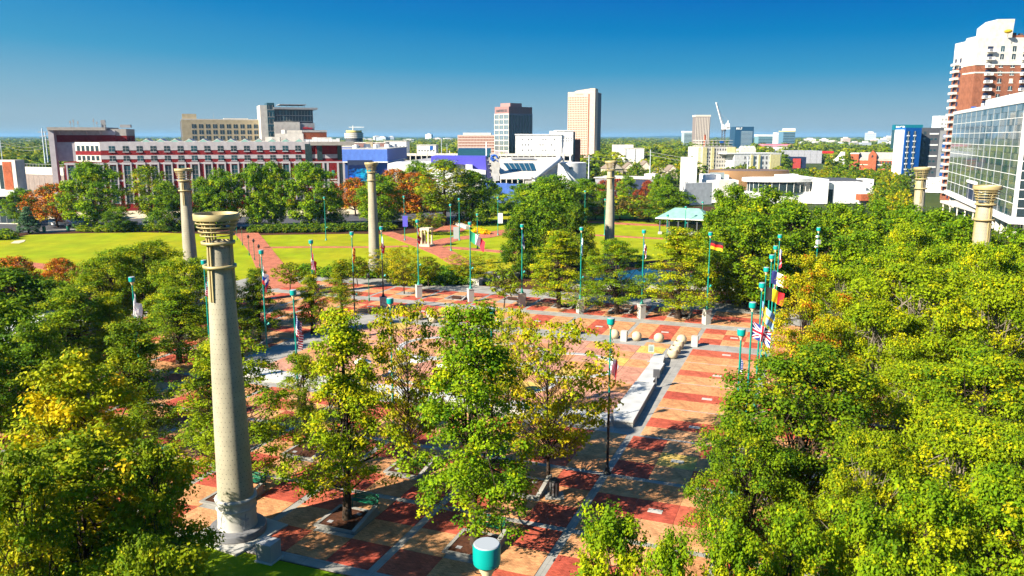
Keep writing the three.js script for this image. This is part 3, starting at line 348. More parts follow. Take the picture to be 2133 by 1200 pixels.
// ---- white museum
{
  const m = thing('museum', 'white museum with bronze drum and oval roof among the right trees', 'building', [63.24, 0, -300]), X = (px, d = 300) => ((px - 1066.5) / 1648) * d - m.position.x, Yp = (py, d = 300) => 24.5 - (d * (py - 285.6)) / 1648;
  const box = (name, px0, px1, py, z0, z1, mat, y0 = 0, d = 300 - z0) => mesh(name, bx(X(px1, d) - X(px0, d), Yp(py, d) - y0, z0 - z1, (X(px0, d) + X(px1, d)) / 2, y0, (z0 + z1) / 2), mat, m);
  const w = box('sign_wall', 1418, 1448, 326, 2, -1.5, M.white); mesh('faded_print', bx(2.6, 8, 0.05, X(1426), Yp(373), 2.03), std(0.5, 0.7, 0.6, 0.8), w); for (const s of [0, 0.7]) mesh('curved_line', tube([[X(1419) + s, Yp(392), 2.05], [X(1420) + s, Yp(384), 2.05], [X(1424) + s, Yp(376), 2.05]], 0.1, 10, 5), M.darkGrey, w);
  mesh('bronze_drum', new THREE.CylinderGeometry(16, 16, 8, 48).scale(1, 1, 0.7).translate(X(1555, 322), Yp(352, 322) - 4, -22), std(0.3, 0.17, 0.08, 0.4, null, { metalness: 0.5 }), m); mesh('drum_wall', new THREE.CylinderGeometry(14.6, 14.6, 15, 48).scale(1, 1, 0.7).translate(X(1560, 322), Yp(366, 322) - 7.5, -21.5), std(0.36, 0.2, 0.1, 0.5, plainTex), m);
  box('left_block', 1466, 1498, 362, -4, -14, M.white); box('poster_block', 1472, 1515, 362, -9, -16, M.offWhite); mesh('poster', bx(5.5, 2.6, 0.05, X(1490, 309), Yp(371, 309), -8.95), std(0.2, 0.24, 0.25, 0.7), m); box('front_block', 1468, 1535, 373, -1, -9, M.white); box('tan_block', 1495, 1525, 373, 1.5, -4, M.offWhite);
  mesh('wavy_wall', new THREE.ExtrudeGeometry(new THREE.Shape([[0, 0], [3, 0.8], [6, 0.4], [9.5, 1.4], [12, 0.4], [12, -0.2], [0, -0.8]].map((p) => new THREE.Vector2(...p))), { depth: 8, bevelEnabled: false }).rotateX(-Math.PI / 2).rotateY(0.35).translate(X(1424, 290), 0, 9), std(0.5, 0.52, 0.55, 0.6, plainTex), m);
  mesh('oval_roof', cyl(13.8, 13.8, 1.3, 0, 0, 0, 48).scale(1, 1, 0.6).translate(X(1625), Yp(376), -4), M.white, m); mesh('glass_drum', cyl(12.4, 12.4, 4.2, 0, 0, 0, 48).scale(1, 1, 0.6).translate(X(1628), Yp(397), -4), M.glass, m); for (let k = 0; k < 16; k++) { const a = -0.2 + k * 0.22; mesh('glass_mullion', bx(0.12, 4.1, 0.12, X(1628) + Math.cos(a) * 12.5, Yp(397), -4 + Math.sin(a) * 7.55), M.paint, m); }
  box('terrace', 1540, 1690, 397, 2, -10, M.white); box('upper_box', 1605, 1658, 361, -12, -20, M.white); box('main_block', 1695, 1722, 371, 4, -26, M.white); box('long_block', 1722, 1800, 378, 2, -24, M.white); box('dark_roof', 1722, 1800, 373, -6, -26, M.darkGrey, Yp(378)); box('recess', 1721, 1732, 392, 2.2, 1, M.glass); box('end_tower', 1797, 1815, 371, -4, -12, M.white); for (const y of [380, 390]) box('end_window', 1808, 1811, y - 1, -3.9, -5, M.darkGrey, Yp(y + 2)); box('side_wing', 1790, 1822, 396, 4, -8, M.white); box('red_awning', 1791, 1826, 403, 8, 3.5, M.orangeBrick, Yp(412));
  const g = bldg('green_pavilion', 'open pavilion with pale mint green roof at the lawn edge', [38.04, -205, 49.75, -200, 4.03], 9, 'pavilion'); const hip = new THREE.BufferGeometry(), y0 = g.h, y1 = g.h + 2.3, wd = g.w, v = [[-0.6, y0, 0.8], [wd + 0.6, y0, 0.8], [wd + 0.6, y0, -9.8], [-0.6, y0, -9.8], [3.2, y1, -4.5], [wd - 3.2, y1, -4.5]]; hip.setAttribute('position', new THREE.Float32BufferAttribute([0, 1, 5, 0, 5, 4, 1, 2, 5, 2, 3, 4, 2, 4, 5, 3, 0, 4, 0, 3, 2, 0, 2, 1].flatMap((i) => v[i]), 3)); hip.setAttribute('uv', new THREE.Float32BufferAttribute([0, 1, 5, 0, 5, 4, 1, 2, 5, 2, 3, 4, 2, 4, 5, 3, 0, 4, 0, 3, 2, 0, 2, 1].flatMap((i) => [v[i][0], v[i][2]]), 2)); hip.computeVertexNormals(); mesh('roof', hip, M.mint, g); mesh('fascia', bx(wd + 1.3, 0.25, 0.1, wd / 2, y0 - 0.25, 0.85), M.paint, g); for (let k = 0; k < 6; k++) for (const z of [0, -8.6]) mesh('post', bx(0.3, y0 - 0.1, 0.3, 0.4 + (k * (wd - 0.8)) / 5, 0, z), M.darkGrey, g); mesh('counter', bx(wd - 3, 2.2, 5, wd / 2, 0, -6), M.darkGrey, g); for (let k = 0; k < 4; k++) mesh('planter_box', bx(1.0, 0.6, 0.8, 1 + k * 2.6, 0, 2), M.paleStone, g);
}
// ---- right side: blue hotel, dark block, glass towers
{
  const n = bldg('glass_office', 'dark teal glass office tower with white letters on top', [384.41, -810, 412.34, -810, 36.62], 6); blk(n, 'core', M.tealGlass, 0, n.w, 0, n.h); blk(n, 'sign_band', std(0.0, 0.12, 0.17, 0.5), -0.05, n.w + 0.05, n.h - 5, n.h + 0.1, 0.06, -6.05); bands(n, 11, 2, n.h - 6, 1.1, std(0.07, 0.13, 0.16, 0.4)); mesh('sign_lettering', letters('NCR', 3.3, 0.2).translate(5.6, n.h - 4.3, 0.1), M.paint, n).userData.kind = 'stuff';
  const b = bldg('blue_hotel', 'bright blue hotel slab with white window sills', [195.2, -400, 204.81, -403, 29.09], 6.5); blk(b, 'wall', M.hotelBlue, 0, b.w, 5.4, b.h); blk(b, 'white_side', M.white, -0.5, -0.02, 5.0, b.h - 1, -0.3, -6.4); blk(b, 'undercroft', M.darkGrey, 0.4, b.w, 3.4, 5.4, -0.6, -6); blk(b, 'white_podium', M.white, -4, b.w + 2, 0, 3.4, 1, -7);
  for (const x of [2.0, 6.0]) for (let k = 0; k < 8; k++) { const y = 6.2 + k * ((b.h - 7) / 8); const wi = mesh('window', bx(1.5, 1.9, 0.14), k % 3 ? M.glass : M.tealGlass, b); wi.position.set(x, y, 0.0); mesh('sill', [bx(1.7, 0.6, 0.25, 0, -0.6, 0.05), bx(0.1, 1.9, 0.22)], M.paint, wi); }
  const k2 = bldg('charcoal_hotel', 'charcoal hotel block with white bars right of the blue slab', [207.35, -408, 220.21, -408, 29.18], 12); blk(k2, 'wall', M.darkGrey, 0, k2.w, 4, k2.h); blk(k2, 'base', M.white, -1, k2.w, 0, 4, 1, -12); for (let k = 0; k < 8; k++) { const y = 6.4 + k * ((k2.h - 7) / 8); mesh('window', bx(1.4, 1.5, 0.14, 1.7, y, 0), M.glass, k2); if (k % 2) blk(k2, 'white_bar', M.white, 4.2, 8.8, y, y + 0.7, 0.12, -0.2); else { mesh('window', bx(1.0, 0.9, 0.14, 5.4, y, 0), M.tealGlass, k2); mesh('window', bx(1.0, 0.9, 0.14, 7.4, y, 0), M.tealGlass, k2); } } blk(k2, 'grey_strip', M.grey, 9.4, k2.w + 0.05, 4, k2.h - 1.4, 0.1, -10); for (let k = 0; k < 9; k++) mesh('window', bx(1.6, 1.6, 0.2, 11.8, 5 + k * 2.4, 0.06), k % 2 ? M.glass : M.hotelBlue, k2);
  const wb = bldg('white_podium', 'white perforated parking podium below the charcoal hotel', [186.01, -360, 191.87, -356, 6.12], 14); blk(wb, 'wall', M.white, 0, wb.w, 0, wb.h); field(wb, { a0: 0.3, a1: wb.w - 0.3, y0: 0.6, y1: wb.h - 0.6, cols: 7, rows: 5, w: 0.5, h: 0.45, mat: M.darkGrey, name: 'opening' });
  const wt = bldg('white_tower', 'white tower block rising behind the charcoal hotel', [275.56, -520, 280.5, -520, 38.02], 10); blk(wt, 'wall', M.white, 0, wt.w, 0, wt.h); field(wt, { a0: 0.3, a1: wt.w - 0.2, y0: 26, y1: wt.h - 1, cols: 2, rows: 4, w: 1.2, h: 1.4, mat: M.grey });
}
// ---- condominium tower
{
  const g = bldg('condo_tower', 'tall brick and white condominium tower at the right edge', [169.78, -300, 200.71, -300, 60.14], 8), B0 = g.h - 9.2; blk(g, 'brick_wall', M.brown, 0, g.w, 0, B0); blk(g, 'white_top', M.offWhite, -0.02, g.w, B0, g.h, 0.05, -8.02); blk(g, 'string_course', M.offWhite, -0.05, g.w, B0 - 0.5, B0 + 0.3, 0.25, -8.1); blk(g, 'string_course', M.offWhite, -0.05, g.w, B0 - 3.4, B0 - 2.9, 0.2, -8.1);
  { const sh = new THREE.Shape(); sh.moveTo(4.6, 0); sh.lineTo(4.6, 4.2); sh.lineTo(7.6, 6.6); sh.lineTo(13.6, 6.7); sh.lineTo(13.2, 0); mesh('penthouse', new THREE.ExtrudeGeometry(sh, { depth: 8, bevelEnabled: false }).translate(0, g.h, -9.5), M.offWhite, g); } blk(g, 'roof_wall', M.brown, 13.4, g.w, g.h, g.h + 1.2, -3, -12); mesh('roof_unit', [bx(2, 1, 1.4, 15.4, g.h + 1.2, -5), bx(1.2, 0.8, 1.2, 18.4, g.h + 1.2, -5)], M.darkGrey, g);
  const fl = 2.75, N = 19; for (let k = 0; k < N; k++) { const y = g.h - 5.0 - k * fl; if (y < 2) break; for (const x of [9.4, 13.7, 22.2, 26.4]) { const wi = mesh('window', bx(1.35, k < 2 ? 2.0 : 1.5, 0.14), hash2(k, x * 10, 8) > 0.55 ? M.tealGlass : hash2(k, x, 4) > 0.75 ? M.curtain : M.glass, g); wi.position.set(x, y, 0.02); mesh('sill', [bx(1.6, 0.14, 0.3, 0, -0.14, 0), bx(0.08, 1.5, 0.2)], M.paint, wi); }
    for (const x of [4.9, 18.0]) { mesh('balcony_recess', bx(2.0, 1.9, 0.14, x, y, 0.03), M.navy, g); const bal = mesh('balcony', [bx(2.5, 0.16, 1.5, x, y - 0.2, 0.8), bx(2.5, 0.08, 0.06, x, y + 0.8, 1.5)], M.offWhite, g); for (let j = 0; j < 6; j++) mesh('baluster', bx(0.06, 0.85, 0.05, x - 1.2 + j * 0.48, y - 0.04, 1.5), M.paint, bal); mesh('end_rail', [bx(0.05, 0.85, 1.4, x - 1.22, y - 0.04, 0.8), bx(0.05, 0.85, 1.4, x + 1.22, y - 0.04, 0.8)], M.paint, bal).userData.kind = 'stuff'; } }
  const c = bldg('condo_glass_bay', 'slanted window bay joining the condominium faces', [170.23, -309, 170.07, -300.6, 60.87], 6); blk(c, 'wall', M.offWhite, 0, c.w, 0, c.h, -0.3, -6); for (let k = 0; k < 19; k++) { const y = c.h - 6.0 - k * 2.75; if (y < 2) break; for (const x of [0.3, 0.5]) { const wi = mesh('window_pane', bx(c.w * 0.46, 2.3, 0.14), (k + x * 10) % 3 < 1 ? M.glass : (k * 3) % 4 === 1 ? M.mirror : M.tealGlass, c); wi.position.set(x === 0.3 ? c.w * 0.26 : c.w * 0.74, y, -0.28); } }
  const l = bldg('condo_side_wing', 'sunlit left wing of the condominium with stacked balconies', [170.84, -317, 170.49, -309, 59.32], 8); blk(l, 'wall', M.brown, 0, l.w, 0, l.h - 9, -0.02); blk(l, 'white_top', M.offWhite, -0.02, l.w, l.h - 9, l.h + 0.5, 0.02, -8.02); for (let k = 0; k < 19; k++) { const y = l.h - 7 - k * 2.7; if (y < 2) break; for (const x of [2.0, 5.6]) mesh('window', bx(1.2, 1.6, 0.14, x, y, 0.02), M.navy, l); mesh('balcony', [bx(2.6, 0.9, 1.5, 3.8, y - 0.9, 0.7)], M.offWhite, l); mesh('corner_balcony', [bx(1.4, 0.9, 2.6, 0.2, y - 0.9, -0.6)], M.offWhite, l); }
  const t = thing('roof_palm', 'small golden tree on the condominium penthouse terrace', 'tree', [179.28, g.h + 0.0, -298]); mesh('trunk', cyl(0.09, 0.07, 1.6), M.bark, t); mesh('crown', new THREE.IcosahedronGeometry(1.3, 2).scale(1, 0.55, 1).translate(0, 1.9, 0), std(0.4, 0.26, 0.02, 0.9), t);
}
// ---- mirrored glass offices
{
  const g = bldg('mirror_office', 'wide mirrored glass office building with white frame at the right edge', [158.39, -290, 119.06, -188, 33.05], 34), y0 = 5.6, y1 = 32.4, cols = 36, rows = 16, cw = (g.w - 0.6) / cols, rh = (y1 - y0) / rows;
  blk(g, 'core', M.darkGrey, 0.2, g.w - 0.2, y0, y1 - 0.1, -0.2); blk(g, 'white_sill', M.white, -0.4, g.w + 0.4, 4.2, y0, 0.6, -34.4); blk(g, 'roof_band', M.white, -0.3, g.w + 0.3, y1, y1 + 1.0, 0.3, -34.3); blk(g, 'roof_storey', M.white, 40, g.w + 0.3, y1 + 1, y1 + 3.4, -3, -30);
  const pane = bx(cw - 0.07, rh - 0.07, 0.12), list = []; for (let c = 0; c < cols; c++) for (let r = 0; r < rows; r++) list.push([c, r]); list.sort((a, b) => b[0] - a[0]);
  const rest = []; list.forEach(([c, r], n) => { const x = 0.3 + (c + 0.5) * cw, y = y0 + r * rh + 0.045; if (r < 3 && c > 13 && c < 19) return; if (n < 300) { const p = mesh('glass_pane', pane, hash2(c, r, 6) > 0.8 ? M.tealGlass : M.mirror, g); p.position.set(x, y, -0.08); p.rotation.y = (hash2(c, r, 2) - 0.5) * 0.012; p.rotation.x = (hash2(c, r, 3) - 0.5) * 0.01; } else rest.push(pane.clone().translate(x, y, -0.08)); }); mesh('far_panes', rest, M.mirror, g).userData.kind = 'stuff';
  for (let r = 0; r <= rows; r += 2) blk(g, 'transom', M.paint, 0, g.w, y0 + r * rh - 0.06, y0 + r * rh + 0.06, 0.06, -0.1); for (let c = 0; c <= cols; c += 3) blk(g, 'mullion', M.steel, 0.3 + c * cw - 0.035, 0.3 + c * cw + 0.035, y0, y1, 0.08, -0.1);
  blk(g, 'loggia_frame', M.white, 0.3 + 14 * cw, 0.3 + 19 * cw, y0 + 3 * rh, y0 + 3 * rh + 0.8, 0.35, -2); blk(g, 'loggia_back', M.navy, 0.3 + 14 * cw, 0.3 + 19 * cw, y0, y0 + 3 * rh, -0.15, -2);
  for (let k = 0; k < 16; k++) mesh('column', cyl(0.75, 0.75, 4.3, 3 + k * 6.9, 0, -1.6, 18), M.offWhite, g); blk(g, 'ground_glass', M.tealGlass, 1, g.w - 1, 0, 4.2, -5, -30); for (let k = 0; k < 30; k++) blk(g, 'shopfront_post', M.grey, 2 + k * 3.6, 2.15 + k * 3.6, 0, 4.2, -4.8, -5.1);
  blk(g, 'end_frame', M.white, g.w - 0.1, g.w + 0.3, y0, y1, 0.2, -34.2); field(g, { face: 'R', a0: 0.4, a1: 33.6, y0: y0 + 0.2, y1: y1 - 0.2, cols: 8, rows: 12, w: 3.6, h: 1.9, mat: M.glass, name: 'end_pane', out: 0.42 });
  const s = thing('blade_sign', 'blue blade sign on the corner of the glass offices', 'sign', [161.78, 30.42, -284]); mesh('panel', bx(1.5, 4.6, 0.5), M.hotelBlue, s); mesh('lettering', letters('hi', 1.0, 0.06).rotateZ(1.57).translate(0.3, 2.2, 0.26), M.paint, s); mesh('bracket', bx(0.4, 0.3, 0.8, 0, 2, -0.5), M.grey, s);
  const pod = bldg('brick_podium', 'brick condominium podium left of the glass offices', [171.89, -318, 166.79, -296, 3.31], 14); blk(pod, 'wall', M.orangeBrick, 0, pod.w, 0, pod.h); for (const x of [3, 8, 13, 18, 23]) for (const y of [1, 3.4]) if (x < pod.w) mesh('window', bx(1.7, 1.4, 0.14, x, y, 0.02), M.navy, pod); blk(pod, 'cornice', M.offWhite, -0.1, pod.w + 0.1, pod.h, pod.h + 0.5, 0.3, -14);
  const dr = bldg('white_canopy_block', 'low pale entrance canopy in front of the brick podium', [145.74, -270, 137.09, -235, 2.12], 5); blk(dr, 'roof', M.offWhite, 0, dr.w, 2.6, 3.4); for (let k = 0; k < 5; k++) mesh('post', cyl(0.25, 0.25, 2.6, 2 + k * (dr.w - 4) / 4, 0, -0.6), M.offWhite, dr); blk(dr, 'back_wall', M.offWhite, 0, dr.w, 0, 2.6, -4.4, -5);
}
// ---- apartments under construction, crane and the far towers
{
  const a = bldg('apartment_block', 'cream and yellow apartment block under construction below the crane', [123.48, -520, 146.28, -526, 18.28], 20); const ye = std(0.7, 0.62, 0.3, 0.8, plainTex); blk(a, 'wall', M.offWhite, 0, a.w, 0, a.h); for (const [x0, x1] of [[0, 3], [6.2, 8.2], [17.4, a.w]]) blk(a, 'yellow_bay', ye, x0, x1, 0, a.h - 0.3, 0.5, -6); field(a, { a0: 2.4, a1: a.w - 0.4, y0: 5, y1: a.h - 0.5, cols: 11, rows: 5, w: 0.8, h: 1.2, mat: M.darkGrey, z: 0.02 }); for (const y of [0.4, 2.2, 4.0]) blk(a, 'open_floor', M.offWhite, 2, a.w - 1.4, a.h + y, a.h + y + 0.25, -1, -18); for (let k = 0; k < 7; k++) for (const z of [-1.5, -10]) mesh('column', bx(0.4, 4.2, 0.4, 2.6 + k * 2.8, a.h, z), M.grey, a); mesh('blue_tarp', bx(3, 1.2, 0.2, 13.8, a.h + 2.5, -0.9), M.hotelBlue, a);
  const b = bldg('apartment_wing', 'lower white and yellow apartment wing right of the crane', [142.84, -515, 176.4, -525, 13.79], 16); blk(b, 'wall', M.white, 0, b.w, 0, b.h); for (const [x0, x1] of [[12, 13.8], [17.6, 19], [26.5, b.w - 1]]) blk(b, 'yellow_bay', ye, x0, x1, 0, b.h - 0.6, 0.6, -4); field(b, { a0: 6.5, a1: b.w - 1.5, y0: 3, y1: b.h - 0.8, cols: 10, rows: 3, w: 1.1, h: 1.9, mat: M.darkGrey }); blk(b, 'long_parapet', M.white, -6, b.w, b.h, b.h + 0.6, 0.2, -16);
  const ol = bldg('old_terrace', 'small cream gabled buildings in front of the dark blue tower', [182.19, -640, 194.42, -640, 16.85], 12); blk(ol, 'wall', M.offWhite, 0, ol.w, 0, ol.h - 1.6); for (let k = 0; k < 4; k++) { const sh = new THREE.Shape([[0, 0], [2.6, 0], [2.6, 1.2], [1.3, 2.4], [0, 1.2]].map((p) => new THREE.Vector2(...p))); mesh('gable', new THREE.ExtrudeGeometry(sh, { depth: 6, bevelEnabled: false }).translate(0.4 + k * 3, ol.h - 1.7, -6.2), M.offWhite, ol); }
  const cr = thing('tower_crane', 'white luffing tower crane above the apartment block', 'crane', [141.69, 0, -540]); const Y = (py) => 24.5 - (540 * (py - 285.6)) / 1648, X = (px) => ((px - 1507.5) / 1648) * 540; const mast = []; for (const [x, z] of [[-0.9, -0.9], [0.9, -0.9], [-0.9, 0.9], [0.9, 0.9]]) mast.push(bx(0.25, Y(271), 0.25, x, 0, z)); for (let k = 0; k < 12; k++) mast.push(bar([-0.9, 10 + k * 1.6, 0.9], [0.9, 11.6 + k * 1.6, 0.9], 0.1)); mesh('mast', mast, M.darkGrey, cr).userData.kind = 'stuff'; mesh('slew_ring', cyl(1.6, 1.6, 1, 0, Y(273)), M.darkGrey, cr); mesh('machinery_deck', [bx(5.2, 1.3, 2.2, 1.4, Y(270)), bx(2.2, 3.2, 2.2, 2.6, Y(268)), bx(1.6, 1.8, 1.6, -0.6, Y(266))], M.white, cr).userData.kind = 'stuff'; const jib = []; for (const [dz, dx] of [[-0.7, 0], [0.7, 0], [0, 0.9]]) jib.push(bar([X(1506) + dx, Y(268), dz], [X(1489) + dx * 0.6, Y(216), dz * 0.7], 0.24)); for (let k = 0; k < 16; k++) { const f = k / 16, f2 = (k + 1) / 16, q = (t, z) => [X(1506) + (X(1489) - X(1506)) * t, Y(268) + (Y(216) - Y(268)) * t, z]; jib.push(bar(q(f, -0.7), q(f2, 0.7), 0.12)); jib.push(bar(q(f, 0.7), [q(f2, 0)[0] + 0.8, q(f2, 0)[1], 0], 0.12)); } mesh('jib', jib, M.white, cr).userData.kind = 'stuff'; mesh('a_frame', [bar([X(1510), Y(268), 0], [X(1516), Y(252), 0], 0.25), bar([X(1517), Y(268), 0], [X(1516), Y(252), 0], 0.2)], M.white, cr).userData.kind = 'stuff'; mesh('pendant_line', bar([X(1516), Y(252), 0], [X(1495), Y(234), 0], 0.06), M.grey, cr);
  const far = (name, label, fr, dep, mat, opt = {}) => { const g = bldg(name, label, fr, dep, 'tower', opt.group); blk(g, 'wall', mat, 0, g.w, 0, g.h); if (opt.cap) blk(g, 'roof_cap', opt.cap, -g.w * 0.03, g.w * 1.03, g.h, g.h + g.w * 0.12, 0.5, -dep); if (opt.bands) bands(g, opt.bands, g.h * 0.12, g.h * 0.97, (g.h * 0.85) / opt.bands * 0.5, opt.bm ?? M.glass, { out: 0.3 }); if (opt.ribs) for (let k = 0; k < opt.ribs; k++) blk(g, 'rib', opt.rm ?? M.offWhite, (k * g.w) / opt.ribs, ((k + 0.45) * g.w) / opt.ribs, 0, g.h * 0.98, 0.6, -0.5); return g; };
  far('glass_highrise', 'pale glass highrise left of the ribbed tan tower', [320.18, -1500, 342.51, -1500, 32.95], 22, std(0.35, 0.45, 0.48, 0.3), { bands: 12, cap: M.white, bm: M.tealGlass });
  far('ribbed_tower', 'tan ribbed highrise left of the crane', [323.05, -1420, 348.32, -1420, 59.77], 26, std(0.2, 0.16, 0.14, 0.6), { ribs: 9, rm: std(0.5, 0.43, 0.36, 0.8), cap: std(0.55, 0.48, 0.4, 0.8) });
  const ch = thing('brick_chimney', 'thin red brick chimney before the ribbed tower', 'chimney', [215.83, 0, -900]); mesh('stack', cyl(1.6, 1.1, 26.94, 0, 0, 0, 14), M.orangeBrick, ch); mesh('rim', cyl(1.25, 1.25, 0.8, 0, 26.41), M.brown, ch);
  const blueT = far('dark_blue_tower', 'dark blue glass tower with white letters at its top left', [345.99, -1250, 374.98, -1250, 40.29], 30, std(0.012, 0.05, 0.1, 0.35), { bands: 0 }); bands(blueT, 15, 6, blueT.h * 0.86, 1.0, std(0.16, 0.24, 0.3, 0.4), { a0: 9.5, a1: 27, out: 0.3 }); mesh('sign_lettering', letters('BELT', 3.0, 0.3).translate(6.2, blueT.h - 4.2, 0.2), M.paint, blueT).userData.kind = 'stuff';
  far('teal_highrise', 'pale teal glass block with white roof line', [459.02, -1500, 486.73, -1500, 25.93], 24, std(0.14, 0.26, 0.3, 0.3), { bands: 8, bm: M.tealGlass, cap: M.white });
  far('white_highrise', 'slim pale tower left of the blue banded one', [434.23, -1320, 446.02, -1320, 31.93], 20, std(0.6, 0.55, 0.55, 0.8), { ribs: 5, rm: M.white }); const y5 = far('banded_highrise', 'blue banded highrise with yellow line below its white top', [434.25, -1290, 453.45, -1290, 33.27], 22, std(0.1, 0.2, 0.28, 0.35), { bands: 11, bm: M.tealGlass }); blk(y5, 'yellow_band', M.yellowPaint, -0.2, y5.w, y5.h, y5.h + 1, 0.3, -22); blk(y5, 'white_top', M.white, y5.w * 0.3, y5.w * 1.02, y5.h + 1, y5.h + 5, -1, -22);
  const pk = bldg('pink_lowrise', 'pink gridded low office block below the far towers', [329.41, -1050, 367.02, -1050, 15.65], 24); blk(pk, 'wall', std(0.5, 0.17, 0.22, 0.8), 0, pk.w, 0, pk.h); bands(pk, 4, 4, pk.h, 1.2, std(0.4, 0.3, 0.35, 0.6)); const rs = bldg('striped_lowrise', 'white and red striped low building', [289.03, -900, 321.29, -900, 13.21], 20); blk(rs, 'wall', M.white, 0, rs.w, 0, rs.h); bands(rs, 2, 4, rs.h - 0.4, 1.1, std(0.5, 0.1, 0.1, 0.7));
  const gb = bldg('grey_warehouse', 'long grey warehouse behind the tree belt', [241.53, -760, 293.79, -760, 11.83], 30); blk(gb, 'wall', std(0.42, 0.42, 0.46, 0.8, plainTex), 0, gb.w, 0, gb.h); for (let k = 0; k < 9; k++) blk(gb, 'panel_joint', M.grey, k * 5.9, k * 5.9 + 0.25, 0, gb.h, 0.08, -0.2); const rb = bldg('red_kiosk', 'red panelled building with dark wings before the warehouse', [220.56, -640, 235.12, -640, 8.93], 12); blk(rb, 'dark_wing', M.navy, 0, rb.w, 0, rb.h); blk(rb, 'red_panel', M.red1.clone(), 4, rb.w - 4.5, 0, rb.h - 1.2, 0.8, -4).material.color.setRGB(0.4, 0.05, 0.04); const rc = bldg('red_canopy', 'red roofed canopy right of the warehouse', [293.83, -760, 304.73, -760, 11.39], 10); blk(rc, 'roof', M.red1, 0, rc.w, rc.h - 2, rc.h); for (const x of [0.5, rc.w - 0.5]) mesh('post', bx(0.4, rc.h - 2, 0.4, x, 0, -1), M.white, rc);
  const ws = thing('white_sail_roof', 'white upswept canopy between the warehouse and the brick school', 'canopy', [259.26, 0, -640]); { const sh = new THREE.Shape(); sh.moveTo(-5, 5.5); sh.quadraticCurveTo(0, 7, 3, 13); sh.lineTo(4, 13); sh.lineTo(4, 2); sh.lineTo(3, 2); sh.quadraticCurveTo(0, 5.5, -5, 5); mesh('roof', new THREE.ExtrudeGeometry(sh, { depth: 6, bevelEnabled: false }), M.white, ws); }
  // brick school with gables
  const sc = bldg('brick_school', 'orange brick school with grey roofs and pointed gables', [259.25, -610, 291.04, -590, 8.57], 20); blk(sc, 'wall', M.orangeBrick, 0, sc.w, 0, sc.h - 0.4); blk(sc, 'left_wing', M.orangeBrick, -1.2, 4.5, 0, sc.h + 3.4, 1.5, -14); blk(sc, 'wing_coping', M.offWhite, -1.5, 4.8, sc.h + 3.4, sc.h + 4.2, 1.8, -14); { const sh = new THREE.Shape([[0, 0], [5.6, 0], [5.6, sc.h + 3], [2.8, sc.h + 6.4], [0, sc.h + 3]].map((p) => new THREE.Vector2(...p))); mesh('gable_tower', new THREE.ExtrudeGeometry(sh, { depth: 4, bevelEnabled: false }).translate(11.4, 0, -2), M.orangeBrick, sc); mesh('gable_window', bx(1.2, 1.6, 0.2, 14.2, sc.h + 1, 2.02), M.glass, sc); const r2 = new THREE.Shape([[0, 0], [5, 5], [15, 5], [20, 0]].map((p) => new THREE.Vector2(...p))); mesh('roof', new THREE.ExtrudeGeometry(r2, { depth: sc.w - 6, bevelEnabled: false }).rotateY(Math.PI / 2).translate(4.5, sc.h - 0.4, 0), M.roofGrey, sc); } for (const y of [3.8, sc.h - 1.2]) blk(sc, 'stone_course', M.offWhite, -0.05, sc.w, y, y + 0.5, 0.15, -1); field(sc, { a0: 18, a1: sc.w - 1, y0: 1, y1: sc.h - 1.5, cols: 8, rows: 2, w: 1.7, h: 2.2 }); blk(sc, 'stair_glass', M.glass, 17.2, 18.6, 1, sc.h - 1, 0.1, -0.5);
  // houses with grey roofs
  const house = (fr, label, tall) => { const g = bldg('house', label, fr, 12, 'house', 'grey roofed houses'); blk(g, 'wall', std(0.5, 0.42, 0.32, 0.9, plainTex), 0, g.w, 0, g.h); const sh = new THREE.Shape([[-0.5, 0], [g.w / 2, tall], [g.w + 0.5, 0]].map((p) => new THREE.Vector2(...p))); mesh('roof', new THREE.ExtrudeGeometry(sh, { depth: 12.6, bevelEnabled: false }).translate(0, g.h, -12.3), std(0.24, 0.19, 0.15, 0.95, plainTex), g); const s2 = new THREE.Shape([[0, 0], [g.w / 2 - 0.3, tall * 0.8], [g.w - 0.6, 0]].map((p) => new THREE.Vector2(...p))); mesh('gable_wall', new THREE.ExtrudeGeometry(s2, { depth: 0.2, bevelEnabled: false }).translate(0.3, g.h, 0.22), std(0.55, 0.48, 0.38, 0.9), g); field(g, { a0: 0.8, a1: g.w - 0.8, y0: 1, y1: g.h, cols: 3, rows: 1, w: 1, h: 1.3 }); };
  house([52.03, -430, 60.05, -432, 7.67], 'leftmost grey roofed house right of the lawn tower', 3.2); house([61.7, -440, 68.57, -440, 7.27], 'second grey roofed house', 3.4); house([68.56, -430, 75.79, -430, 7.41], 'brown roofed house with the steep roof', 4.6); house([74.58, -420, 81.14, -420, 6.56], 'low house left of the white sign wall', 2.6); house([83.11, -425, 88.22, -425, 6.85], 'house partly behind the white sign wall', 3);
  const sh1 = bldg('grey_shed', 'long grey flat roofed shed behind the red trees', [34.45, -330, 56.89, -320, 8.24], 16); blk(sh1, 'wall', std(0.3, 0.3, 0.34, 0.8, plainTex), 0, sh1.w, 0, sh1.h - 0.4); blk(sh1, 'roof', M.offWhite, -0.5, sh1.w + 0.5, sh1.h - 0.4, sh1.h, 0.5, -16.5); blk(sh1, 'roof_hut', M.offWhite, sh1.w - 5, sh1.w - 0.5, sh1.h, sh1.h + 1.6, -4, -9); blk(sh1, 'pink_door', std(0.6, 0.3, 0.3, 0.8), 10, 12, 0, 4, 0.06, -0.2); blk(sh1, 'navy_wall', M.navy, 15, 23, 0, sh1.h - 0.6, 0.08, -0.3);
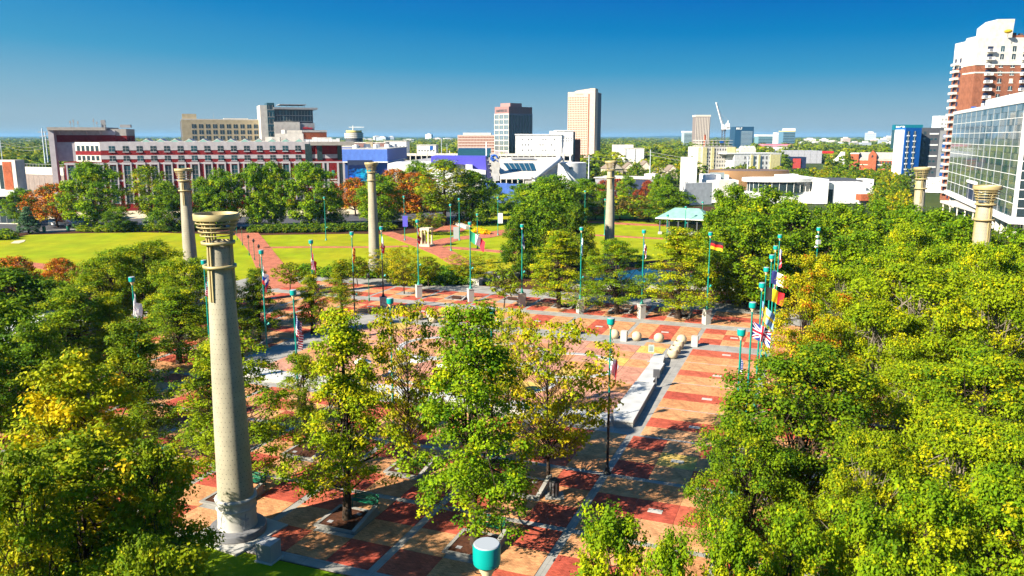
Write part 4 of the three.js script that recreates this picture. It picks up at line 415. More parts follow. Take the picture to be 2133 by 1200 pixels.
  const wc = bldg('white_clinic', 'white flat roofed block above the tree belt, right of the pink tower', [86.53, -620, 102.09, -620, 15.63], 16); blk(wc, 'wall', M.white, 0, wc.w, 0, wc.h); blk(wc, 'rear_block', M.offWhite, -6, wc.w * 0.6, 0, wc.h + 3, -14, -26); for (const x of [1, 8.4]) blk(wc, 'pier', M.paleStone, x, x + 0.5, 0, wc.h, 0.3, -0.2); blk(wc, 'coping', M.offWhite, -0.2, wc.w + 0.2, wc.h, wc.h + 0.5, 0.3, -16);
  // far left: round topped building under a crane, brick and white blocks
  const st = bldg('round_building', 'round building with yellow top floor under a small crane, far left', [-189.1, -900, -167.11, -900, 24.3], 20); mesh('lower_floors', [0, 1, 2].map((k) => cyl(10.5, 10.5, 1.6, 11, st.h - 1 + k * 2.0, -8, 28)), M.offWhite, st).userData.kind = 'stuff'; mesh('core', cyl(9.6, 9.6, st.h + 5.5, 11, 0, -8, 24), M.darkGrey, st); mesh('yellow_floor', cyl(8.5, 8.8, 2.4, 11, st.h + 5.2, -8, 28), M.yellowPaint, st); mesh('crane_mast', [cyl(0.4, 0.4, 8, 10, st.h + 5, -8), bx(17, 0.5, 0.5, 14, st.h + 11, -8), bx(0.5, 2, 0.5, 10, st.h + 11, -8)], M.white, st).userData.kind = 'stuff';
  [['FRb', [-102.89, -520, -82.09, -520, 20.73], 'brown brick block with cream centre above the blue building', std(0.3, 0.16, 0.14, 0.9, plainTex)], ['x', [-89.05, -560, -73.68, -560, 21.42], 'white warehouse right of the brown brick block', M.white], ['y', [-66.39, -560, -53.01, -560, 18.79], 'small white building with blue panel behind the parking structure', M.white], ['z', [-105.1, -480, -94.2, -480, 18.76], 'blue grey block above the left edge of the blue building', std(0.2, 0.22, 0.45, 0.7)]].forEach(([, fr, label, mat], i) => { const g = bldg('city_block', label, fr, 18); blk(g, 'wall', mat, 0, g.w, 0, g.h); blk(g, 'coping', M.offWhite, -0.2, g.w + 0.2, g.h, g.h + 0.5, 0.2, -18.2); if (i === 0) blk(g, 'cream_bay', M.beige, g.w * 0.4, g.w * 0.62, 0, g.h + 0.8, 0.4, -10); if (i === 2) blk(g, 'blue_panel', M.hotelBlue, g.w * 0.68, g.w * 0.84, g.h - 3, g.h - 0.3, 0.1, -0.3); field(g, { a0: 0.6, a1: g.w - 0.6, y0: g.h - 4, y1: g.h - 0.6, cols: 6, rows: 1, w: 1.1, h: 0.9, mat: M.darkGrey }); });
  // scattered far blocks along the horizon
  seed = 88; const sky = [[719, 13, 1900], [814, 19, 2100], [915, 14, 2300], [693, 13, 1700], [829, 22, 2000], [639, 15, 1500], [612, 13, 1700], [814, 20, 2200], [1157, 38, 2600], [1040, 18, 2300], [571, 16, 1300], [783, 20, 1700], [983, 25, 2100], [1141, 38, 2400], [615, 16, 1300], [720, 19, 1500], [-521, 20, 2800], [-460, 18, 2600], [-503, 27, 3000], [-464, 24, 2900], [-464, 26, 3100], [-385, 16, 3000], [-432, 39, 4200], [-359, 19, 3900], [-279, 19, 3500], [-336, 15, 2500], [-548, 15, 2400], [-1525, 11, 2600], [-1405, 9, 2300], [-1504, 12, 2500], [534, 9, 3000], [244, 12, 1800]];
  sky.forEach(([x, h, d]) => { const w = d * rr(0.006, 0.014), g = thing('distant_block', x < 0 ? 'tiny hazy building on the left horizon' : 'small hazy building in the far right city', 'building', [x, 0, -d], rr(-0.4, 0.4), x < 0 ? 'far buildings on the left horizon' : 'far buildings on the right horizon'); mesh('wall', bx(w, h, w * 0.8), pick([M.white, M.offWhite, M.grey, std(0.5, 0.38, 0.33, 0.8), std(0.3, 0.34, 0.4, 0.6)]), g); mesh('roof_house', bx(w * 0.5, h * 0.08 + 1, w * 0.4, 0, h, 0), M.offWhite, g); mesh('window_band', [0.55, 0.7, 0.85].map((f) => bx(w * 0.9, h * 0.05, 0.3, 0, h * f, w * 0.4)), M.grey, g).userData.kind = 'stuff'; });
  // masts and pylons
  const upole = (x, h, d, label, r = 0.35) => { const g = thing('utility_pole', label, 'pole', [x, 0, -d]); mesh('shaft', cyl(r, r * 0.5, h, 0, 0, 0, 8), std(0.45, 0.5, 0.56, 0.6), g); mesh('crossarm', [bx(r * 8, r * 0.6, r * 0.6, 0, h * 0.93, 0), bx(r * 6, r * 0.6, r * 0.6, 0, h * 0.85, 0)], M.grey, g).userData.kind = 'stuff'; return g; };
  upole(-244.8, 29.0, 420, 'left of the twin steel poles behind the parking deck', 0.55); upole(-246.2, 27.0, 425, 'right of the twin steel poles behind the parking deck', 0.5); upole(-271.3, 26.9, 420, 'steel pole at the left edge of the horizon', 0.6); upole(-273.6, 22.8, 430, 'thin pole near the left edge'); upole(69.1, 18.3, 400, 'grey utility pole left of the white sign wall', 0.3); upole(36.5, 16.1, 380, 'dark utility pole right of the aquarium drum', 0.4); upole(106.1, 15.9, 360, 'pale blue mast behind the bronze drum', 0.45); upole(-45.6, 23.7, 520, 'tall thin pole behind the parking structure', 0.3); upole(-42.1, 20.6, 520, 'second thin pole behind the parking structure', 0.25);
  const wire = (a, b, label) => solo('power_line', label, 'power line', mg([0, 1.6].map((dy) => tube([a, [(a[0] + b[0]) / 2, (a[1] + b[1]) / 2 - 2, (a[2] + b[2]) / 2], b].map(([x, y, z]) => [x, y - dy, z]), 0.05, 12, 4))), M.paleStone).userData.kind = 'stuff';
  wire([36.07, 15.48, -380], [68.09, 17.36, -400], 'power lines right of the aquarium'); wire([68.09, 17.36, -400], [104.7, 15.53, -360], 'power lines behind the white sign wall'); wire([-266.92, 21.45, -420], [-240.84, 20.96, -420], 'power lines at the left edge');
}
struct('hills', (() => { const pts = []; for (let i = 0; i <= 90; i++) { const x = -8000 + i * 178; pts.push([x, 22 + 16 * fbm(i / 90, 0.3, 8, 12, 3) + 18 * Math.exp(-Math.pow((x - 2350) / 220, 2)) + 10 * Math.exp(-Math.pow((x + 6300) / 1000, 2))]); } const sh = new THREE.Shape([new THREE.Vector2(-8000, -20), ...pts.map((p) => new THREE.Vector2(...p)), new THREE.Vector2(8050, -20)]); return new THREE.ExtrudeGeometry(sh, { depth: 900, bevelEnabled: false }).translate(0, 0, -12600); })(), std(0.05, 0.075, 0.04, 1));

// ---------------------------------------------------------------- the column towers
{
  // tan precast shaft with rows of small round pockets
  const t = tex(512, (u, v) => {
    const rows = 24, cols = 24, r = Math.floor(v * rows), uu = u * cols + (r % 2) * 0.5, dx = (uu % 1) - 0.5, dy = (v * rows) % 1 - 0.5;
    const dot = Math.hypot(dx, dy) < 0.1 ? 0.62 : 1;
    return dot * (0.82 + 0.18 * fbm(u, v, 8, 91) + 0.06 * (hash2(u * 512, v * 512, 12) - 0.5));
  }, 7.2);
  M.shaft = std(0.375, 0.335, 0.24, 0.75, t);
  M.shaftPlain = std(0.5, 0.45, 0.35, 0.8, plainTex);
}
function makeTower() {
  const g = new THREE.Group(); g.name = 'column_tower';
  mesh('footing', bx(4.6, 0.12, 4.6, 0, 0, 0), M.paleStone, g);
  mesh('plinth', new THREE.LatheGeometry([[0.01, 0.1], [1.83, 0.1], [1.87, 0.2], [1.87, 0.52], [1.8, 0.6], [0.01, 0.6]].map((p) => new THREE.Vector2(...p)), 48), M.darkGranite, g);
  const drum = mesh('drum', new THREE.LatheGeometry([[1.3, 0.58], [1.27, 0.8], [1.25, 1.75], [1.3, 1.8], [1.33, 1.86], [1.3, 1.92], [1.26, 1.95], [1.25, 2.28], [1.32, 2.34], [1.37, 2.44], [1.35, 2.54], [1.22, 2.58], [0.9, 2.58]].map((p) => new THREE.Vector2(...p)), 56), M.paleStone, g);
  // carved lettering and a branch in relief round the drum
  const word = [..."OLYMPIC"], lg = [];
  word.forEach((ch, i) => { const a = -0.55 + i * 0.185; lg.push(letters(ch, 0.19, 0.02, font).translate(0, 2.02, 1.252).rotateY(a)); });
  mesh('carved_lettering', lg, M.grey, drum);
  const rel = [];
  for (const a0 of [-1.4, -0.1, 1.2, 2.6, 4.0]) {
    const on = (a, y) => [Math.sin(a0 + a) * 1.262, y, Math.cos(a0 + a) * 1.262];
    rel.push(tube([on(-0.06, 0.72), on(0.0, 1.1), on(0.04, 1.4), on(0.12, 1.7)], 0.022, 14, 5));
    for (const [y, s] of [[0.8, 1], [0.95, -1], [1.2, 1], [1.35, -1]]) rel.push(tube([on(0, y), on(0.12 * s, y + 0.02), on(0.26 * s, y + 0.14), on(0.14 * s, y + 0.15), on(0, y + 0.05)], 0.016, 14, 5));
  }
  mesh('carved_branch', rel, M.grey, drum);
  const N = 36, pts = [];
  for (let i = 0; i <= N; i++) { const f = i / N; pts.push(new THREE.Vector2(1.16 - 0.47 * f + 0.05 * Math.sin(f * Math.PI), 2.56 + f * 15.9)); }
  const sg = new THREE.LatheGeometry([...pts, new THREE.Vector2(0.02, 18.47)], 56), uv = sg.attributes.uv, p = sg.attributes.position;
  for (let i = 0; i < uv.count; i++) uv.setXY(i, uv.getX(i) * 7.2, p.getY(i));
  mesh('shaft', sg, M.shaft, g);
  for (const [y, r] of [[18.35, 0.93], [16.95, 0.93]]) mesh('collar_ring', ringGeo(r, 0.1, y, 0.17), M.brass, g);
  for (const [y, r] of [[18.85, 1.02], [19.1, 1.1], [19.35, 1.18], [19.58, 1.25]]) mesh('cage_ring', ringGeo(r, 0.035, y, 0.06, 36), M.brass, g);
  mesh('crown_ring', ringGeo(1.33, 0.06, 19.78, 0.36), M.brass, g);
  mesh('light_dish', new THREE.LatheGeometry([[0.02, 19.82], [0.9, 19.84], [1.29, 19.86], [1.29, 19.9], [0.02, 19.9]].map((q) => new THREE.Vector2(...q)), 32), M.brass, g);
  for (let k = 0; k < 3; k++) {
    const a = k * Math.PI * 2 / 3 + 0.62, sh = new THREE.Shape();
    sh.moveTo(0.7, 14.9); sh.lineTo(0.9, 15.0); sh.lineTo(0.86, 18.3); sh.lineTo(0.92, 18.9); sh.lineTo(1.3, 19.8); sh.lineTo(0.86, 19.8); sh.lineTo(0.76, 18.9); sh.lineTo(0.72, 18.3); sh.lineTo(0.66, 17.0);
    const fin = new THREE.ExtrudeGeometry(sh, { depth: 0.09, bevelEnabled: false });
    mesh('fin', mg([fin.clone().translate(0, 0, 0.05), fin.translate(0, 0, -0.15)]).rotateY(a), M.brass, g);
  }
  return g;
}
const towerProto = makeTower();
[['tall tan column tower with open metal crown nearest the camera beside the stone block', -17.25, -46.1, 0.1],
 ['column tower standing behind the left clump of trees, before the hotel', -46.63, -113.41, 0.5],
 ['column tower at the far side of the plaza, in front of the blue building', -24.78, -140.94, 0.9],
 ['column tower on the right half of the great lawn', 18.6, -150, 0.4],
 ['farther of the two column towers rising from the right tree mass', 60.62, -118, 0.2],
 ['nearer of the two column towers rising from the right tree mass by the glass offices', 43.63, -73, 0.7]].forEach(([label, x, z, turn], i) => {
  const t = i ? towerProto.clone() : towerProto; t.name = numbered('column_tower'); t.position.set(x, 0, z); t.rotation.y = turn - 0.6; const slim = [0.93, 0.9, 0.86, 0.86, 0.86, 0.86][i]; t.scale.set(slim, 1, slim); scene.add(t);
  tag(t, label, 'tower', 'column towers round the park');
});
{
  const b = thing('stone_block', 'grey granite block on the grass edge beside the nearest tower', 'stone block', [-14.35, 0, -42.9], -TH);
  mesh('body', new RoundedBoxGeometry(1.05, 1.15, 1.0, 2, 0.03).translate(0, 0.6, 0), M.granite.clone(), b).material.color.setRGB(0.36, 0.36, 0.37);
  mesh('base', bx(1.2, 0.08, 1.15), M.granite, b);
}
// ---------------------------------------------------------------- lamp poles
const lampHead = (s = 1) => mg([new THREE.LatheGeometry([[0.03, 0.0], [0.25, 0.03], [0.27, 0.06], [0.26, 0.1], [0.28, 0.13], [0.28, 0.44], [0.27, 0.47]].map((p) => new THREE.Vector2(p[0] * s, p[1] * s)), 28)]);
function makePole(h, { pedestal = 0, dark = false, spots = 0, s = 1, box = false } = {}) {
  const g = new THREE.Group(), pm = dark ? M.black : M.teal; g.name = 'lamp_pole';
  if (pedestal) mesh('pedestal', [bx(0.85, pedestal, 0.85), bx(0.95, 0.12, 0.95, 0, pedestal)], M.paleStone, g);
  const y0 = pedestal ? pedestal + 0.12 : 0;
  mesh('base', new THREE.LatheGeometry([[0.01, 0], [0.3, 0], [0.3, 0.06], [0.2, 0.18], [0.15, 0.45], [0.12, 0.5], [0.01, 0.5]].map((p) => new THREE.Vector2(p[0], p[1] + y0)), 16), pm, g);
  mesh('lower_pole', cyl(0.1, 0.085, (h - y0) * 0.5, 0, y0 + 0.4, 0, 12), pm, g);
  mesh('upper_pole', cyl(0.075, 0.06, (h - y0) * 0.5 - 0.9, 0, y0 + 0.4 + (h - y0) * 0.5, 0, 12), M.teal, g);
  mesh('neck', cyl(0.06 * s, 0.2 * s, 0.3 * s, 0, h - 0.76 * s, 0, 16), M.cream, g);
  const hd = mesh('lamp_head', lampHead(s).translate(0, h - 0.47 * s, 0), M.tealHead, g);
  mesh('cap', cyl(0.265 * s, 0.25 * s, 0.025, 0, h - 0.005, 0, 28), M.cap, hd);
  mesh('bracket', [-1, 1].map((k) => tube([[k * 0.24 * s, h - 0.42 * s, 0], [k * 0.25 * s, h - 0.56 * s, 0], [k * 0.12 * s, h - 0.62 * s, 0], [k * 0.04, h - 0.58 * s, 0]], 0.012 * s, 8, 4)), M.black, hd);
  for (let k = 0; k < spots; k++) mesh('floodlight', mg([cyl(0.1, 0.16, 0.3).rotateZ(-0.9).translate(0.2, 3.0 + y0 + k * 0.55, 0.05), bx(0.3, 0.05, 0.05, 0.12, 3.0 + y0 + k * 0.55)]), M.tealHead, g);
  if (box) mesh('equipment_box', [bx(0.55, 0.55, 0.35, 0.1, h - 2.2), bx(0.3, 0.25, 0.3, -0.12, h - 1.3), bx(0.35, 0.15, 0.3, -0.2, h - 2.6)], M.white, g);
  return g;
}
const protos = {};
function pole(x, z, h, label, opt = {}) {
  const key = h + JSON.stringify(opt), g = protos[key] ? protos[key].clone() : (protos[key] = makePole(h, opt));
  g.name = numbered('lamp_pole'); g.position.set(x, 0, z); g.rotation.y = opt.turn ?? 0.4; scene.add(g);
  return tag(g, label, 'lamp pole', opt.far ? 'lamp poles beyond the plaza' : 'flag and lamp poles round the plaza');
}
// ---------------------------------------------------------------- flags
function flagTexture(draw) { const c = document.createElement('canvas'); c.width = 192; c.height = 128; const x = c.getContext('2d'); draw(x, (col, a, b, w, h) => { x.fillStyle = col; x.fillRect(a * 192, b * 128, w * 192, h * 128); }); const t = new THREE.CanvasTexture(c); t.colorSpace = THREE.SRGBColorSpace; return t; }
const vert = (a, b, c) => (x, r) => { r(a, 0, 0, 1 / 3, 1); r(b, 1 / 3, 0, 1 / 3 + 0.01, 1); r(c, 2 / 3, 0, 1 / 3 + 0.01, 1); };
const horiz = (...cs) => (x, r) => cs.forEach((c, i) => r(c, 0, i / cs.length, 1, 1 / cs.length + 0.01));
const starsAndStripes = (x, r) => { for (let i = 0; i < 13; i++) r(i % 2 ? '#ffffff' : '#c01028', 0, i / 13, 1, 1 / 13 + 0.01); r('#1a2a6c', 0, 0, 0.42, 7 / 13); x.fillStyle = '#fff'; for (let j = 0; j < 5; j++) for (let i = 0; i < 6; i++) x.fillRect(5 + i * 13, 5 + j * 13, 4, 4); };
const cross = (bg, c, c2) => (x, r) => { r(bg, 0, 0, 1, 1); r(c, 0.28, 0, 0.16, 1); r(c, 0, 0.4, 1, 0.2); if (c2) { r(c2, 0.32, 0, 0.08, 1); r(c2, 0, 0.45, 1, 0.1); } };
const unionFlag = (x, r) => { r('#1c2a7a', 0, 0, 1, 1); const dia = (c, w) => { x.strokeStyle = c; x.lineWidth = w; x.beginPath(); x.moveTo(0, 0); x.lineTo(192, 128); x.moveTo(0, 128); x.lineTo(192, 0); x.stroke(); }; dia('#fff', 26); dia('#c8102e', 10); r('#fff', 0.41, 0, 0.18, 1); r('#fff', 0, 0.36, 1, 0.28); r('#c8102e', 0.45, 0, 0.1, 1); r('#c8102e', 0, 0.42, 1, 0.16); };
const FL = {
  stars: starsAndStripes, union: unionFlag, russia: horiz('#ffffff', '#1c3fae', '#d0202a'), german: horiz('#111111', '#d8100f', '#ffcc00'), french: vert('#25307f', '#ffffff', '#e01530'), belgian: vert('#15110e', '#ffe100', '#ee1122'),
  greenWhiteRed: vert('#0a8a62', '#ffffff', '#d01830'), redWhite: (x, r) => { r('#d8182c', 0, 0, 1, 1); r('#fff', 0, 0, 0.55, 1); }, maple: (x, r) => { r('#fff', 0, 0, 1, 1); r('#d8101c', 0, 0, 0.25, 1); r('#d8101c', 0.75, 0, 0.25, 1); x.fillStyle = '#d8101c'; x.beginPath(); [[96, 22], [104, 44], [120, 36], [116, 58], [132, 56], [118, 78], [100, 82], [98, 100], [94, 100], [92, 82], [74, 78], [60, 56], [76, 58], [72, 36], [88, 44]].forEach(([a, b], i) => (i ? x.lineTo(a, b) : x.moveTo(a, b))); x.fill(); },
  redYellow: (x, r) => { r('#d01818', 0, 0, 1, 1); r('#ffc811', 0, 0.25, 1, 0.5); x.fillStyle = '#a02010'; x.fillRect(50, 50, 22, 28); }, sweden: cross('#7fa6d6', '#f4d640'), norway: cross('#c8182c', '#ffffff', '#1c2a6c'), greek: (x, r) => { for (let i = 0; i < 9; i++) r(i % 2 ? '#fff' : '#2d66b0', 0, i / 9, 1, 1 / 9 + 0.01); r('#2d66b0', 0, 0, 0.37, 5 / 9); r('#fff', 0.15, 0, 0.07, 5 / 9); r('#fff', 0, 0.22, 0.37, 0.11); },
  white: (x, r) => { r('#f4f2f0', 0, 0, 1, 1); ['#d9a0b0', '#b0b8d8', '#d9a0b0'].forEach((c, i) => { x.strokeStyle = c; x.lineWidth = 5; x.beginPath(); x.arc(76 + i * 20, 64 + (i % 2) * 10, 12, 0, 7); x.stroke(); }); }, pinkYellow: horiz('#c03a86', '#f0c020', '#c03a86'), navy: horiz('#24407c', '#24407c', '#e8e8f0'),
};
const flagMats = {};
const flagMat = (k) => flagMats[k] ??= new THREE.MeshPhysicalMaterial({ map: flagTexture(FL[k]), roughness: 0.9, side: THREE.DoubleSide, transmission: 0.25, thickness: 0 });
// limp: how far the fly end droops (0 flying, 1 hanging down the pole); the cloth keeps its length
function clothGeo(w, h, limp, sd) {
  const nx = 22, ny = 14, g = new THREE.PlaneGeometry(1, 1, nx, ny), p = g.attributes.position;
  for (let i = 0; i < p.count; i++) {
    const s = p.getX(i) + 0.5, t = 0.5 - p.getY(i), fold = Math.sin(s * (7 + 6 * limp) + sd + t * 1.4) * (0.06 + 0.13 * limp) * Math.min(1, s * 3);
    const ang = limp * (1.3 + 0.13 * Math.sin(s * 4 + sd)) + 0.1, reach = s * w * (1 - 0.28 * limp);
    const x = reach * Math.cos(ang) * (1 - 0.25 * limp * t) + 0.08 * Math.sin(s * 9 + sd) * limp, y = -t * h * (1 - 0.12 * limp * s) - reach * Math.sin(ang) - 0.06 * Math.sin(s * 8 + sd * 2) * s;
    p.setXYZ(i, x + 0.07, y, fold * w * 0.8 + 0.1 * s * Math.sin(t * 5 + sd) * limp);
  }
  g.computeVertexNormals(); return g;
}
function flag(kind, x, y, z, turn, w, h, limp, label) { return tag(Object.assign(mesh('flag', clothGeo(w, h, limp, (x * 3.7 + z) % 6), flagMat(kind)), {}), label, 'flag', 'flags flown on the plaza poles').position.set(x, y, z) && (scene.children[scene.children.length - 1].rotation.y = turn); }
const flyTurn = -0.1;
// [u, v, head height, options, pole label, flag kind, flag drop below head, limp, w, h, flag label]
[[0.1, 0.2, 11.8, { dark: true }, 'dark lamp pole standing at the crossing of stone bands right of the centre trees', 'french', 1.9, 1, 2.5, 1.5, 'limp blue white and red flag hanging on the dark pole right of the centre trees'],
 [-9.15, 0.2, 11.8, {}, 'green lamp pole hidden in the centre trees'],
 [-18.2, 0.8, 11.8, {}, 'green lamp pole among the yellow trees left of centre, no flag'],
 [-27.6, 0.9, 11.8, {}, 'green lamp pole with the nearest left stars and stripes flag', 'stars', 1.9, 0.86, 2.7, 1.7, 'half furled stars and stripes flag left of the centre trees'],
 [-36.9, 1.5, 11.8, {}, 'lamp pole with blue head just left of the nearest tower', 'pinkYellow', 1.6, 1, 2.2, 1.3, 'limp yellow and pink flag behind the nearest tower'],
 [-45.4, 0.8, 11.8, {}, 'green lamp pole with a limp white flag at far left', 'white', 1.3, 1, 2.9, 1.6, 'limp white flag at far left'],
 [-46.5, 11.3, 11.8, { spots: 1 }, 'green lamp pole left of the nearest tower before the wide tree clump', 'stars', 1.5, 0.97, 2.7, 1.6, 'limp stars and stripes flag left of the nearest tower'],
 [-45.8, 19.7, 11.8, { spots: 1 }, 'green lamp pole with the white blue red flag right of the nearest tower', 'russia', 1.6, 1, 3.0, 1.6, 'limp white blue and red flag right of the nearest tower'],
 [-45.8, 29.3, 11.8, { spots: 2 }, 'green lamp pole carrying the red maple leaf flag', 'maple', 1.2, 1, 2.7, 1.5, 'limp red and white maple leaf flag'],
 [-45.8, 38.7, 11.8, { spots: 1, dark: true }, 'lamp pole carrying the red and yellow flag left of the far tower', 'redYellow', 1.6, 1, 2.4, 1.4, 'limp red and yellow flag left of the far plaza tower'],
 [-44.4, 44.2, 12.0, { pedestal: 1.7, spots: 1, dark: true, box: false }, 'pole on a shaded stone pedestal beside the far plaza tower', 'redWhite', 1.2, 1, 2.5, 1.5, 'limp white and red flag beside the far plaza tower'],
 [-43.6, 53.6, 12.1, { pedestal: 1.9, spots: 1 }, 'pole on a stone pedestal, leftmost of the back row', 'norway', 1.2, 1, 2.5, 1.4, 'limp red and white flag, leftmost of the back row'],
 [-34.8, 53.6, 12.1, { pedestal: 1.9, spots: 1 }, 'pole on a pedestal with the green white red flag', 'greenWhiteRed', 1.3, 0.38, 3.1, 1.6, 'flying green white and red flag over the lawn'],
 [-26.4, 53.3, 12.1, { pedestal: 1.9, spots: 1 }, 'pole on a pedestal, third from the left in the back row', 'navy', 1.2, 1, 1.9, 1.2, 'small limp dark blue flag in the back row'],
 [-17.1, 52.0, 12.2, { pedestal: 1.9, spots: 1 }, 'pole on a pedestal between two round trees, blue striped flag', 'greek', 1.2, 1, 2.3, 1.4, 'limp blue and white striped flag in the back row'],
 [-8.3, 51.8, 12.2, { pedestal: 1.9, spots: 1 }, 'pole on a pedestal, second from the right in the back row', 'union', 1.2, 1, 2.3, 1.4, 'limp blue white and red flag in the back row'],
 [0.5, 51.6, 12.3, { pedestal: 1.9, spots: 1 }, 'pole on a pedestal with the black red gold flag', 'german', 1.0, 0.12, 1.7, 1.15, 'flying black red and gold flag'],
 [9.0, 54.6, 12.0, {}, 'farthest pole of the right hand row', 'norway', 1.3, 1, 2.8, 1.5, 'limp red white and blue flag on the farthest right hand pole'],
 [9.0, 44.7, 11.8, {}, 'second farthest pole of the right hand row', 'stars', 2.6, 1, 2.6, 1.5, 'limp red striped flag partly hidden in the right hand row'],
 [9.0, 36.8, 11.8, {}, 'third farthest pole of the right hand row, blue white red flag', 'french', 1.7, 0.2, 2.3, 1.45, 'flying blue white and red flag over the yellow tree'],
 [9.0, 27.7, 11.8, {}, 'middle pole of the right hand row, black yellow red flag', 'belgian', 1.9, 0.2, 2.1, 1.3, 'flying black yellow and red flag over the yellow tree'],
 [9.2, 18.7, 11.8, {}, 'third nearest pole of the right hand row, pale blue flag', 'sweden', 1.6, 0.62, 2.3, 1.45, 'drooping pale blue flag with yellow cross'],
 [9.1, 9.6, 11.8, {}, 'second nearest pole of the right hand row, crossed flag', 'union', 1.5, 0.3, 1.9, 1.3, 'flying dark blue flag with red and white crosses'],
 [9.1, 0.2, 11.8, {}, 'nearest pole of the right hand row before the big round tree', 'stars', 1.9, 1, 2.6, 1.5, 'limp stars and stripes flag before the big round right tree'],
].forEach(([u, v, h, opt, pl, kind, drop, limp, w, fh, fl]) => {
  const [x, z] = W(u, v); pole(x, z, h, pl, opt);
  if (kind) flag(kind, x, h - drop, z, flyTurn, w, fh, limp, fl);
});
pole(-0.73, -21, 12.99, 'big teal drum lamp head at the bottom edge of the picture', { s: 1.45 });
// lamps beyond the plaza: [px of head top, metres away]
[[{ x: -44.96, y: 10.47 }, 190, 'lamp pole on the lawn before the dark trees, right of the brick path'], [{ x: -53.52, y: 10.43 }, 215, 'faint lamp pole before the dark trees by the hotel'], [{ x: -25.89, y: 10.7 }, 190, 'lamp pole by the blue banner near the gateway'], [{ x: -13.38, y: 10.24 }, 172, 'lamp pole with a grey banner right of the gateway'],
 [{ x: -12.69, y: 10.13 }, 190, 'lamp pole left of the yellow flower bed'], [{ x: -7.7, y: 7.87 }, 175, 'lamp pole in the middle of the lawn'], [{ x: -3.57, y: 9.73 }, 200, 'lamp pole with a white banner'], [{ x: 19.79, y: 10.3 }, 215, 'lamp pole behind the dark oak clump'], [{ x: 23.52, y: 9.25 }, 200, 'lamp pole left of the tower on the lawn'], [{ x: 36.44, y: 6.7 }, 185, 'lamp pole left before the green roofed pavilion'], [{ x: 43.92, y: 7.32 }, 200, 'lamp pole at the middle of the green roofed pavilion'], [{ x: 51.72, y: 7.33 }, 215, 'lamp pole at the right end of the green roofed pavilion'], [{ x: 40.49, y: 12.78 }, 104, 'lamp pole with white boxes above the yellow tree', { box: true }], [{ x: 2.11, y: 11.22 }, 260, 'distant lamp pole before the aquarium trees'],
].forEach(([xy, d, label, opt]) => pole(xy.x, -d, xy.y, label, { far: 1, spots: opt ? 0 : 1, ...opt }));
const banner = (px, d, y, c, label) => { const m = solo('banner', label, 'banner', bx(1.2, 2.6, 0.06), c, [px, y, -d + 0.3]); };
banner(-25.08 - 0.6, 190, 3.33, M.indigo, 'dark blue banner on the lamp pole by the gateway');
banner(-12.17, 172, 2.7, M.cap, 'pale grey banner on the lamp pole right of the gateway');
banner(-2.95, 200, 3.07, M.white, 'white banner on the lamp pole in the lawn');
